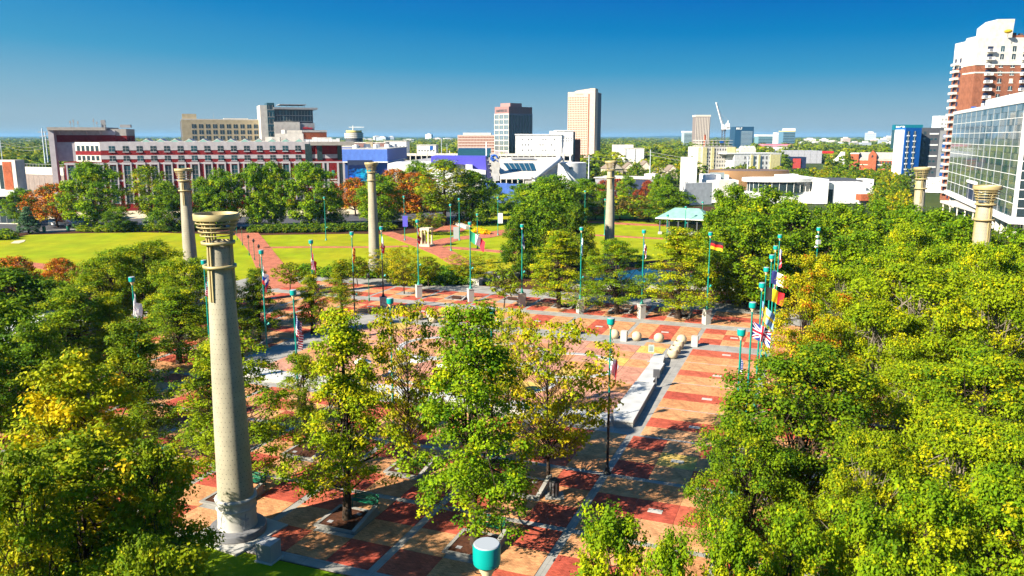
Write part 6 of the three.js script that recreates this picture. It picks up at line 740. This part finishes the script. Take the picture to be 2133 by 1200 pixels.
const KIND = {
  oak: { seed: 11, h: 14, r: 4.6, base: 0.17, profile: 'pyramid', clumps: 350, clump: 0.74, leaves: 96, leaf: 0.19, flat: 0.6, droop: 0.4, rise: 1.1, lobes: 34, lobeR: 0.34, lobeFlat: 0.5, palette: P([G1, 4], [G2, 5], [G3, 1], [YG, 0.7]) },
  oak2: { seed: 23, h: 14, r: 4.8, base: 0.18, profile: 'pyramid', clumps: 330, clump: 0.74, leaves: 92, leaf: 0.19, flat: 0.55, droop: 0.5, rise: 1.05, lobes: 32, lobeR: 0.34, lobeFlat: 0.45, palette: P([G1, 2], [G2, 5], [YG, 3], [YL, 0.3]) },
  oak3: { seed: 31, h: 14, r: 4.4, base: 0.14, profile: 'egg', clumps: 300, clump: 0.72, leaves: 96, leaf: 0.19, flat: 0.6, droop: 0.4, lobes: 30, lobeR: 0.36, lobeFlat: 0.6, palette: P([G2, 5], [G1, 3], [YG, 1]) },
  airy: { seed: 41, h: 9.5, r: 4.4, base: 0.22, profile: 'vase', clumps: 170, clump: 0.8, leaves: 78, leaf: 0.22, flat: 0.45, limbEvery: 1, trunk: 0.12, rising: 0.9, palette: P([YG, 5], [YL, 1.6], [G2, 3]) },
  gum: { seed: 53, h: 15, r: 4.8, base: 0.08, profile: 'egg', clumps: 390, clump: 0.75, leaves: 118, leaf: 0.235, flat: 0.75, lobes: 34, lobeR: 0.36, lobeFlat: 0.85, palette: P([G1, 3.5], [G2, 6], [YG, 2.8], [YL, 0.4]) },
  elm: { seed: 61, h: 12, r: 5.5, base: 0.14, profile: 'dome', clumps: 540, clump: 0.82, leaves: 92, leaf: 0.2, flat: 0.65, lobes: 30, lobeR: 0.33, lobeFlat: 0.62, palette: P([G1, 3], [G2, 5], [YG, 1.6], [G3, 1.4]) },
  elm2: { seed: 67, h: 12, r: 5.5, base: 0.2, profile: 'oval', clumps: 470, clump: 0.82, leaves: 92, leaf: 0.2, flat: 0.6, lobes: 26, lobeR: 0.34, lobeFlat: 0.5, palette: P([G2, 6], [G1, 2.5], [YG, 2]), bark: M.paleBark },
  golden: { seed: 71, h: 12, r: 5, base: 0.14, profile: 'egg', clumps: 320, clump: 0.7, leaves: 88, leaf: 0.2, flat: 0.65, lobes: 30, lobeR: 0.32, lobeFlat: 0.7, palette: P([YG, 5], [YL, 2.2], [OR, 0.6], [G2, 3]) },
  round: { seed: 83, h: 14, r: 5.5, base: 0.08, profile: 'oval', clumps: 380, clump: 1.0, leaves: 84, leaf: 0.33, flat: 0.75, lobes: 30, lobeR: 0.4, lobeFlat: 0.85, palette: P([G1, 4], [G2, 4], [G3, 2], [YG, 0.5]) },
  dark: { seed: 97, h: 13, r: 5.5, base: 0.08, profile: 'dome', clumps: 360, clump: 1.0, leaves: 84, leaf: 0.33, flat: 0.75, lobes: 28, lobeR: 0.38, lobeFlat: 0.8, palette: P([G3, 5], [G1, 4], [G2, 1.5]) },
  orange: { seed: 101, h: 10, r: 4.6, base: 0.2, profile: 'dome', clumps: 160, clump: 1.15, leaves: 95, leaf: 0.34, flat: 0.65, hollow: true, palette: P([OR, 6], [BR, 2], [YL, 0.8], [G3, 1.0]) },
  pine: { seed: 109, h: 17, r: 4.2, base: 0.25, profile: 'oval', clumps: 110, clump: 1.3, leaves: 100, leaf: 0.36, flat: 0.5, palette: P([G1, 4], [G2, 3], [YG, 1]) },
  myrtle: { seed: 113, h: 6, r: 3.4, base: 0.3, profile: 'vase', clumps: 80, clump: 0.9, leaves: 55, leaf: 0.34, flat: 0.55, hollow: true, limbEvery: 1, trunk: 0.1, rising: 0.9, palette: P([G1, 3], [BR, 3], [YG, 2], [G3, 2]) },
  small: { seed: 127, h: 6, r: 2.2, base: 0.32, profile: 'oval', clumps: 60, clump: 0.65, leaves: 48, leaf: 0.28, flat: 0.6, trunk: 0.08, palette: P([YG, 3], [G2, 3], [BR, 1.4]) },
  spruce: { seed: 131, h: 8, r: 2.6, base: 0.06, profile: 'cone', clumps: 110, clump: 0.6, leaves: 48, leaf: 0.34, flat: 0.35, droop: 1.2, palette: P([[0.06, 0.13, 0.06], 4], [[0.1, 0.18, 0.09], 3]) },
  bush: { seed: 137, h: 1.1, r: 0.9, base: 0.02, profile: 'dome', clumps: 34, clump: 0.34, leaves: 30, leaf: 0.2, flat: 0.7, hollow: true, trunk: 0.03, palette: P([G1, 4], [G2, 3], [YG, 1]) },
  far: { seed: 149, h: 10, r: 4.6, base: 0.06, profile: 'dome', clumps: 46, clump: 1.5, leaves: 34, leaf: 0.85, flat: 0.75, hollow: true, limbEvery: 4, palette: P([G1, 3], [G2, 3], [YG, 2]) },
};
const protoTrees = {};
const NAMES = { oak: 'oak_tree', oak2: 'oak_tree', oak3: 'oak_tree', airy: 'locust_tree', gum: 'sweetgum_tree', elm: 'elm_tree', elm2: 'elm_tree', golden: 'golden_tree', round: 'broadleaf_tree', dark: 'broadleaf_tree', orange: 'autumn_tree', pine: 'pine_tree', myrtle: 'myrtle_tree', small: 'young_tree', spruce: 'spruce_tree', bush: 'shrub', far: 'broadleaf_tree' };
let treeNo = 0;
const widen = { 'dense trees on the right of the plaza': 1.14, 'tree mass behind the right hand flags': 1.2, 'trees on the left of the plaza': 1.16 };
function tree(kind, [x, z, h, r], label, { group, tint = [1, 1, 1], y = 0 } = {}) {
  const p = (protoTrees[kind] ??= makeTree(KIND[kind])), t = new THREE.Group(); seed = 1000 + 77 * ++treeNo;
  t.name = numbered(NAMES[kind]); t.position.set(x, y, z); t.rotation.y = rr(0, 6.28); t.scale.set((r * (widen[group] ?? 1)) / p.r, h / p.h, (r * (widen[group] ?? 1)) / p.r); scene.add(t);
  mesh('trunk', p.trunk, p.bark, t); mesh(kind === 'bush' ? 'foliage' : 'crown', p.crown, leafMat(tint), t);
  return tag(t, label, kind === 'bush' ? 'shrub' : 'tree', group);
}
const at = (u, v, h, r) => [...W(u, v), h, r];
// plaza trees near the camera
tree('oak', at(-4.75, -13.0, 15.0, 4.9), 'big green tree at the centre of the picture growing from a planter', { tint: [1.125, 1.25, 1] });
tree('oak2', at(-13.9, -13.0, 14.0, 4.7), 'yellow green tree right of the nearest tower', { tint: [1.25, 1.25, 1] });
tree('oak3', at(-23.1, -12.6, 11.4, 4.4), 'bright green tree directly behind the nearest tower', { tint: [1.1, 1.15, 1] });
tree('oak', at(-34.6, -9.8, 10.9, 4.2), 'dark green tree left of the nearest tower', { tint: [0.95, 1.05, 1] });
tree('airy', at(-3.4, -3.0, 11.8, 4.9), 'thin open branched yellow tree left of the dark flag pole', { tint: [1.0, 1.02, 1] });
tree('airy', at(-13.9, -4.2, 12.5, 4.2), 'airy yellow tree in front of the far tower left of centre', { tint: [1.05, 1.0, 1] });
tree('oak3', at(-23.1, -4.2, 8.0, 2.8), 'tree in the second row behind the yellow green tree');
tree('oak2', at(-32.2, -4.2, 8.2, 3.0), 'tree in the second row seen left of the tower shaft');
tree('oak', at(-43.5, -11, 10.2, 4.2), 'shaded tree at the left edge behind the yellow leaved sweetgum', { tint: [0.9, 1, 1] });
tree('airy', [-0.27, -66, 10.24, 2.49], 'airy golden tree right behind the centre tree top', { tint: [1.15, 1.12, 1] });
tree('gum', [-21.56, -37, 13.84, 4.33], 'yellow leaved sweetgum filling the lower left corner', { tint: [1.75, 1.375, 1] });
tree('gum', [-16.14, -33, 11.08, 2.51], 'dark lower sweetgum left of the nearest tower base', { tint: [1.05, 1.05, 1] });
tree('gum', [-12.11, -24, 11.31, 2.14], 'sweetgum top at the bottom edge left of the grass');
tree('gum', [-19.38, -29, 12.12, 2.91], 'sweetgum crown at the bottom left edge');
tree('gum', [-19, -32.5, 11.5, 4.6], 'sweetgum crown below the yellow leaved one at lower left', { tint: [1.25, 1.125, 1] });
// lower right: tops of near trees
[[[3.68, -27, 10.87, 2.37], 'sweetgum top rising alone at the bottom edge right of the lamp head'], [[5.48, -25, 10.94, 1.79], 'low sweetgum top at the bottom edge under the shaded paving'], [[7.6, -25, 11.3, 1.96], 'sweetgum top at the bottom edge left of the pale gap'], [[10.48, -27, 10.72, 2.1], 'sweetgum top at the bottom below the big round tree'], [[13.4, -28, 10.6, 2.45], 'sweetgum top at the bottom right of the big round tree'], [[16.54, -29, 10.92, 2.72], 'sweetgum top second from the right edge'], [[19.85, -30, 11.17, 3], 'sweetgum top in the bottom right corner'], [[11.37, -22, 12.18, 2.28], 'nearest sweetgum top at the bottom right']].forEach(([a, l]) => tree('gum', a, l, { group: 'near tree tops at the lower right', tint: [1.05, 1.12, 1] }));
tree('elm', [18.37, -47, 11.69, 6.18], 'big dense round tree right of the striped strip', {  tint: [0.78, 0.88, 1] });
tree('elm', [13.17, -41, 9.44, 3.47], 'lower left lobe tree below the big round tree', { tint: [0.78, 0.88, 1] });
tree('elm2', [18.68, -39, 9.44, 3.19], 'tree right of the big round tree over the brick gap', { tint: [1, 1.05, 1] });
tree('golden', [28.67, -75, 13.24, 4.67], 'golden orange tree behind the right hand flags');
tree('golden', [24.41, -60, 10.47, 3.61], 'brownish golden tree just above the big round tree', { tint: [0.9, 0.82, 1] });
[['elm2', [33.42, -63, 14.33, 6.32], 'wide yellow green tree with pale branches on the right'], ['elm2', [36.39, -58, 14.35, 4.75], 'yellow green tree at the right edge below the near right tower'], ['elm2', [28.69, -61, 11.63, 3.85], 'yellow green tree right of the golden tree'], ['elm', [29.3, -47, 11.48, 4.82], 'broad green tree at the right edge, middle height'], ['elm2', [26.7, -50, 9.84, 3.84], 'green tree left of the broad right edge tree'], ['elm2', [23.45, -39, 10.36, 4.07], 'bright green tree above the bottom right corner'], ['elm', [24.5, -36, 10.6, 3.07], 'tree cut by the right edge above the corner']].forEach(([k, a, l]) => tree(k, a, l, { group: 'dense trees on the right of the plaza', tint: [1.125, 1.125, 1] }));
// right back mass
[['round', [38.02, -136, 15.93, 4.98], 'dark round tree right of the green roofed pavilion'], ['round', [42.65, -130, 15.84, 5.95], 'large dark green tree before the white museum'], ['dark', [43.47, -122, 14.39, 5.6], 'dark tree at the right end of the large dark clump'], ['round', [31.02, -118, 13.65, 3.98], 'green tree at the left front of the large dark clump'], ['round', [34.24, -112, 13.52, 5.16], 'front green tree of the large dark clump'], ['round', [53.44, -130, 13.33, 5.17], 'tree before the blank white museum wall'], ['round', [56.95, -124, 14.22, 5.69], 'tree before the red entrance of the museum'], ['round', [56.25, -112, 14.54, 5.15], 'tree left of the farther right tower'], ['round', [44.13, -100, 12.25, 5.24], 'tree in front of the white museum wall trees'], ['round', [56.71, -104, 14.62, 5.12], 'tree right of the farther right tower'], ['round', [52.78, -92, 14.81, 4.54], 'tree left of the nearer right tower'], ['round', [58.81, -92, 13.52, 3.98], 'tree right of the nearer right tower by the glass offices'], ['elm', [41.29, -84, 12.92, 4.95], 'tree below the farther right tower'], ['elm', [43.35, -78, 13.75, 4.61], 'tree below and left of the nearer right tower'], ['elm', [48.86, -76, 13.09, 4.02], 'tree at the right edge below the nearer right tower'], ['elm2', [36.08, -84, 10.58, 4.18], 'dark tree behind the golden tree'], ['elm', [49.2, -97, 13.81, 4.49], 'tree between the two right towers'], ['elm', [41.92, -69, 15.12, 3.66], 'tree hiding the foot of the nearer right tower'], ['round', [56.31, -108, 13.78, 3.98], 'tree hiding the foot of the farther right tower']].forEach(([k, a, l]) => tree(k, a, l, { group: 'tree mass behind the right hand flags', tint: [1.2, 1.25, 1] }));
// behind the back row of flags
tree('oak2', [6.89, -112.75, 11.38, 6.76], 'round yellow green tree left in the row behind the back flags', { tint: [1.25, 1.25, 1] });
tree('oak3', [14.75, -108.61, 10.53, 5.35], 'dark green round tree in the middle of the row behind the back flags', { tint: [0.85, 0.95, 1] });
tree('oak2', [22.84, -106.21, 12.6, 7.35], 'broad tree left of the black red gold flag', { tint: [1.25, 1.25, 1] });
tree('small', [-1.16, -113.08, 5.76, 2.62], 'small tree left of the round back trees', { tint: [0.8, 0.9, 1] });
tree('dark', [6.65, -150, 15.41, 6.85], 'tall dark tree behind the left back tree', { tint: [1.25, 1.25, 1] });
tree('dark', [1.55, -138, 11.39, 3.8], 'dark tree at the left foot of the tall dark tree', { tint: [1.1, 1.1, 1] });
tree('round', [11.73, -145, 12.04, 3.98], 'tree at the right foot of the tall dark tree', { tint: [0.9, 0.9, 1] });
tree('oak', [12.58, -122, 7.31, 2.63], 'narrow tree behind the two round back trees', { tint: [0.9, 0.9, 1] });
// small trees on the far left of the plaza
[['oak', [-30.74, -93.47, 9.01, 3.48], 'tree in the dark planter right of the nearest tower'], ['small', [-35.56, -124.33, 4.82, 2.68], 'small tree right of the brick lawn path'], ['oak2', [-25.38, -97.54, 7.6, 3.33], 'yellow tree below the maple leaf flag'], ['oak2', [-23.87, -108.61, 7.85, 3.69], 'dark small tree left of the far plaza tower'], ['airy', [-21.49, -133.72, 5.66, 3.7], 'thin tree right of the far plaza tower'], ['airy', [-17.16, -123.54, 7.47, 3.04], 'thin reddish tree before the gateway'], ['small', [-13.9, -129.72, 5.02, 2.39], 'slender young tree right of the gateway'], ['airy', [-7.14, -133.72, 5, 4.52], 'wide thin tree behind the green white red flag'], ['small', [-25.92, -130.58, 4.89, 2.41], 'small tree left beside the far plaza tower']].forEach(([k, a, l]) => tree(k, a, l, { group: 'small trees at the far side of the plaza' }));
// left middle clump
[['elm', [-48.71, -104, 10.74, 6.1], 'wide pale green crown of the left clump below the lawn'], ['elm', [-51.02, -99, 10.24, 4.9], 'left shoulder of the wide tree clump below the lawn'], ['elm', [-40.14, -96, 9.78, 4.46], 'right shoulder of the wide clump touching the nearest tower'], ['oak', [-36.66, -84, 8.48, 4.45], 'layered tree at the foot of the wide left clump'], ['oak', [-34.03, -92, 9.25, 3.43], 'dark layered tree right behind the tower shaft'], ['dark', [-59.48, -92, 9.25, 5.42], 'dark tree at the left edge below the lawn'], ['orange', [-71.52, -112, 7.68, 3.11], 'yellow orange tree top at the left edge below the lawn'], ['orange', [-70.82, -122, 5.95, 2.44], 'red brown young tree before the lawn'], ['oak', [-42.58, -74, 10.38, 5.32], 'open layered tree over the white canopy at left'], ['dark', [-45.43, -68, 9.81, 4.06], 'shaded tree at the left edge over the white canopy'], ['oak', [-40.2, -58, 9, 4.42], 'dark tree cut by the left edge'], ['elm', [-57.79, -95, 7.27, 3.54], 'small green tree below the red brown tree'], ['oak', [-40.07, -76, 9.04, 3.09], 'layered tree before the wide left clump']].forEach(([k, a, l]) => tree(k, a, l, { group: 'trees on the left of the plaza', tint: k === 'dark' ? [1.25, 1.25, 1] : [1.25, 1.25, 1] }));
// along the street, in front of the hotel
[['round', [-137.51, -222.29, 10.09, 4.92], 'pale green tree beside the parking deck'], ['orange', [-125.32, -217.47, 11.97, 6.85], 'orange red tree before the parking deck'], ['spruce', [-125.29, -204.16, 6.96, 3.78], 'blue green young conifer at the lawn corner'], ['round', [-112.93, -213.98, 17.39, 8.86], 'tall light green tree before the left end of the hotel'], ['dark', [-103.96, -208.42, 6.34, 4.62], 'low dark tree right of the tall light green tree'], ['pine', [-97.55, -213.98, 17.01, 5.69], 'open pine before the hotel'], ['dark', [-91.3, -210.61, 12.74, 6.63], 'dark oak left of the tower before the hotel'], ['dark', [-82.78, -212.85, 13.63, 5.48], 'dark tree right behind the tower before the hotel'], ['round', [-78, -213.98, 15.49, 5.95], 'green tree before the hotel between tower and centre'], ['round', [-69.63, -215.13, 16.97, 5.98], 'left half of the twin green trees before the hotel'], ['round', [-65.08, -217.47, 17.28, 5.59], 'right half of the twin green trees before the hotel'], ['round', [-55.41, -217.47, 17.28, 8.02], 'big green tree before the right end of the hotel'], ['dark', [-50.39, -219.85, 9.59, 4.86], 'dark tree at the right foot of the hotel'], ['orange', [-49.42, -250, 12.03, 5.52], 'orange tree left of the far plaza tower'], ['round', [-35.95, -217.47, 13.91, 7.24], 'green tree right behind the far plaza tower'], ['orange', [-38.47, -262, 14.24, 6.72], 'orange tree top above the green tree by the far tower'], ['orange', [-28.04, -235, 14.18, 8.24], 'large orange brown tree right of the far tower'], ['round', [-34.51, -290, 15.56, 6.38], 'bright green tree top before the white aquarium wall'], ['pine', [-19.14, -222.29, 18.43, 8.19], 'tall bright green pine before the aquarium'], ['dark', [-11.15, -224.78, 14.9, 7.48], 'dark tree right of the tall pine'], ['myrtle', [-21.14, -202.1, 5.3, 4.67], 'brown green rounded tree behind the gateway'], ['round', [-5.5, -250, 9.34, 4.61], 'yellow green tree before the blue aquarium wall'], ['round', [3.4, -240, 10.38, 7.12], 'tree below the aquarium emblem'], ['round', [11.3, -225, 13.55, 9.12], 'broad tree before the aquarium entrance'], ['round', [21.46, -240, 11.81, 7.98], 'olive tree right of the aquarium'], ['dark', [44.56, -225, 10.86, 7.5], 'dense dark oak before the white museum'], ['myrtle', [25.1, -238.09, 4.76, 6.14], 'low spreading tree left of the lawn tower'], ['myrtle', [32.44, -236.69, 5.88, 6.1], 'low spreading tree right of the lawn tower'], ['myrtle', [40.37, -232.58, 5.22, 6.49], 'low spreading dark tree left of the pavilion'], ['myrtle', [36.71, -235, 7.43, 7.83], 'low tree behind the spreading trees by the lawn'], ['myrtle', [49.19, -216.29, 3.69, 4.8], 'small tree before the green roofed pavilion'], ['orange', [34.59, -300, 8.64, 3.35], 'wine red tree left of the lawn tower top'], ['orange', [39.99, -300, 9.18, 3.35], 'wine red tree right of the lawn tower top'], ['round', [42.86, -295, 10.14, 4.36], 'bright small tree before the grey shed'], ['orange', [50.36, -295, 8.73, 3.03], 'narrow red tree by the grey shed'], ['round', [52.94, -290, 10.73, 3.59], 'narrow green tree right of the red tree'], ['round', [55.11, -285, 10.97, 3.35], 'narrow green tree left of the white sign wall'], ['orange', [42.93, -270, 7, 2.78], 'crimson bush like tree before the grey shed']].forEach(([k, a, l]) => tree(k, a, l, { group: 'trees round the great lawn and street', tint: /wine|crimson|narrow red/.test(l) ? [0.9, 0.45, 2] : k === 'round' ? [1.25, 1.375, 1] : k === 'dark' ? [1.25, 1.25, 1] : [1.125, 1.125, 1] }));
// shrubs
{
  const bed = (n, a, b, spread, h, label, group, tint) => { for (let i = 0; i < n; i++) { seed = 5000 + i * 31 + Math.round(a[0] * 7); const f = (i + 0.5) / n, s = h * rr(0.75, 1.25); tree('bush', [a[0] + (b[0] - a[0]) * f + rr(-spread, spread), a[1] + (b[1] - a[1]) * f + rr(-spread, spread), s, s * rr(0.95, 1.3)], label, { group, tint }); } };
  bed(26, [-37.15, -141.45], [-5.69, -138.94], 2.2, 1.7, 'shrub in the green bed behind the back row of flags', 'shrub bed behind the plaza', [0.8, 1, 1]);
  bed(10, [-17.63, -131.91], [-5.45, -132.81], 1.2, 1.5, 'clipped green shrub at the front of the planting bed', 'front shrubs of the bed', [0.7, 1, 1]);
  bed(22, [-113.87, -208.42], [-85.52, -210.61], 0.8, 1.5, 'shrub in the hedge along the far lawn edge at left', 'hedge along the lawn at left', [1.1, 1.15, 1]);
  bed(34, [-68.08, -206.27], [-33.08, -211.72], 0.8, 1.8, 'dark shrub in the hedge before the hotel street', 'dark hedge before the hotel', [0.6, 0.8, 1]);
  bed(5, [-14.84, -224.78], [-11.03, -222.29], 0.6, 1.3, 'yellow flowering shrub in the upper bed', 'upper yellow flowers', [4.5, 2.2, 0.5]);
  bed(5, [-8.82, -205.21], [-7, -203.13], 0.6, 1.3, 'yellow flowering shrub by the path', 'lower yellow flowers', [4.5, 2.2, 0.5]);
  bed(10, [41.06, -150.67], [46.34, -146.74], 0.6, 1.4, 'dark shrub in the hedge behind the brick court', 'hedge behind the brick court', [0.5, 0.6, 1]);
  bed(4, [-124.67, -190.52], [-126.59, -197.11], 0.5, 1.8, 'green shrub at the left end of the lawn', 'shrubs at the lawn corner', [1, 1.1, 1]);
}
// tree belts beyond the park: single crowns where they can be told apart
{
  const belt = (n, s0, s1, d0, d1, h0, h1, label, group, kinds = ['far']) => { for (let i = 0; i < n; i++) { seed = 9000 + i * 53 + n; const d = d0 + (d1 - d0) * rnd(), x = (s0 + (s1 - s0) * ((i + rnd()) / n)) * d, h = rr(h0, h1); const yl = rnd(); tree(pick(kinds), [x, -d, h, h * rr(0.45, 0.6)], label, { group, tint: yl > 0.75 ? [1.7, 1.35, 1] : yl > 0.4 ? [1.2, 1.15, 1] : [0.8, 0.9, 1] }); } };
  belt(40, 0.116, 0.221, 400, 560, 7, 11, 'leafy tree in the belt round the grey roofed houses', 'trees round the houses');
  belt(46, 0.257, 0.506, 335, 470, 7, 10, 'leafy tree in the belt behind the white museum', 'trees behind the museum');
  belt(20, 0.458, 0.494, 250, 420, 5, 8, 'leafy tree along the street right of the museum', 'street trees right of the museum');
  belt(12, 0.105, 0.142, 330, 400, 6, 10, 'leafy tree right of the aquarium', 'trees right of the aquarium');
  belt(10, -0.611, -0.568, 330, 380, 10, 13, 'leafy tree behind the parking deck', 'trees behind the parking deck');
  belt(10, -0.131, -0.065, 520, 620, 9, 14, 'leafy tree behind the parking structure', 'trees behind the aquarium');
}
// the far woodland: one mass
{
  const clear = [[0.42, 0.51, 625], [0.235, 0.345, 560], [0.13, 0.175, 650], [-0.075, -0.015, 650], [0.345, 0.4, 770]];   // open ground before the school, flats, clinic and offices
  const p = makeTree({ ...KIND.far, seed: 177, clumps: 26, leaves: 16, leaf: 1.5, clump: 1.9 }), N = 7000, im = new THREE.InstancedMesh(p.crown, leafMat([0.85, 0.9, 1]), N), m = new THREE.Matrix4(), qn = new THREE.Quaternion(), c = new THREE.Color(); seed = 4242;
  for (let i = 0; i < N; i++) {
    let d = 480 * Math.pow(18, Math.pow(rnd(), 0.8)); const b = rr(-0.685, 0.685); for (const [b0, b1, far] of clear) if (b > b0 && b < b1 && d < far) d = far + rnd() * 300; const x = b * d, s = rr(0.9, 1.5) * (1 + d / 2600);
    qn.setFromAxisAngle(new THREE.Vector3(0, 1, 0), rnd() * 6.28);
    m.compose(new THREE.Vector3(x, -1.5, -d), qn, new THREE.Vector3(s * 1.25, s * rr(0.75, 1.05) / (1 + d / 7000), s * 1.25)); im.setMatrixAt(i, m);
    const y = rnd(); im.setColorAt(i, c.setRGB(y > 0.8 ? 1.5 : y > 0.3 ? 1 : 0.7, y > 0.8 ? 1.25 : y > 0.3 ? 1 : 0.8, 1));
  }
  im.name = 'distant_woodland'; im.castShadow = im.receiveShadow = true; scene.add(im); tag(im, 'hazy green woodland spreading to the horizon', 'woodland', null, 'stuff');
}

renderer.render(scene, camera);
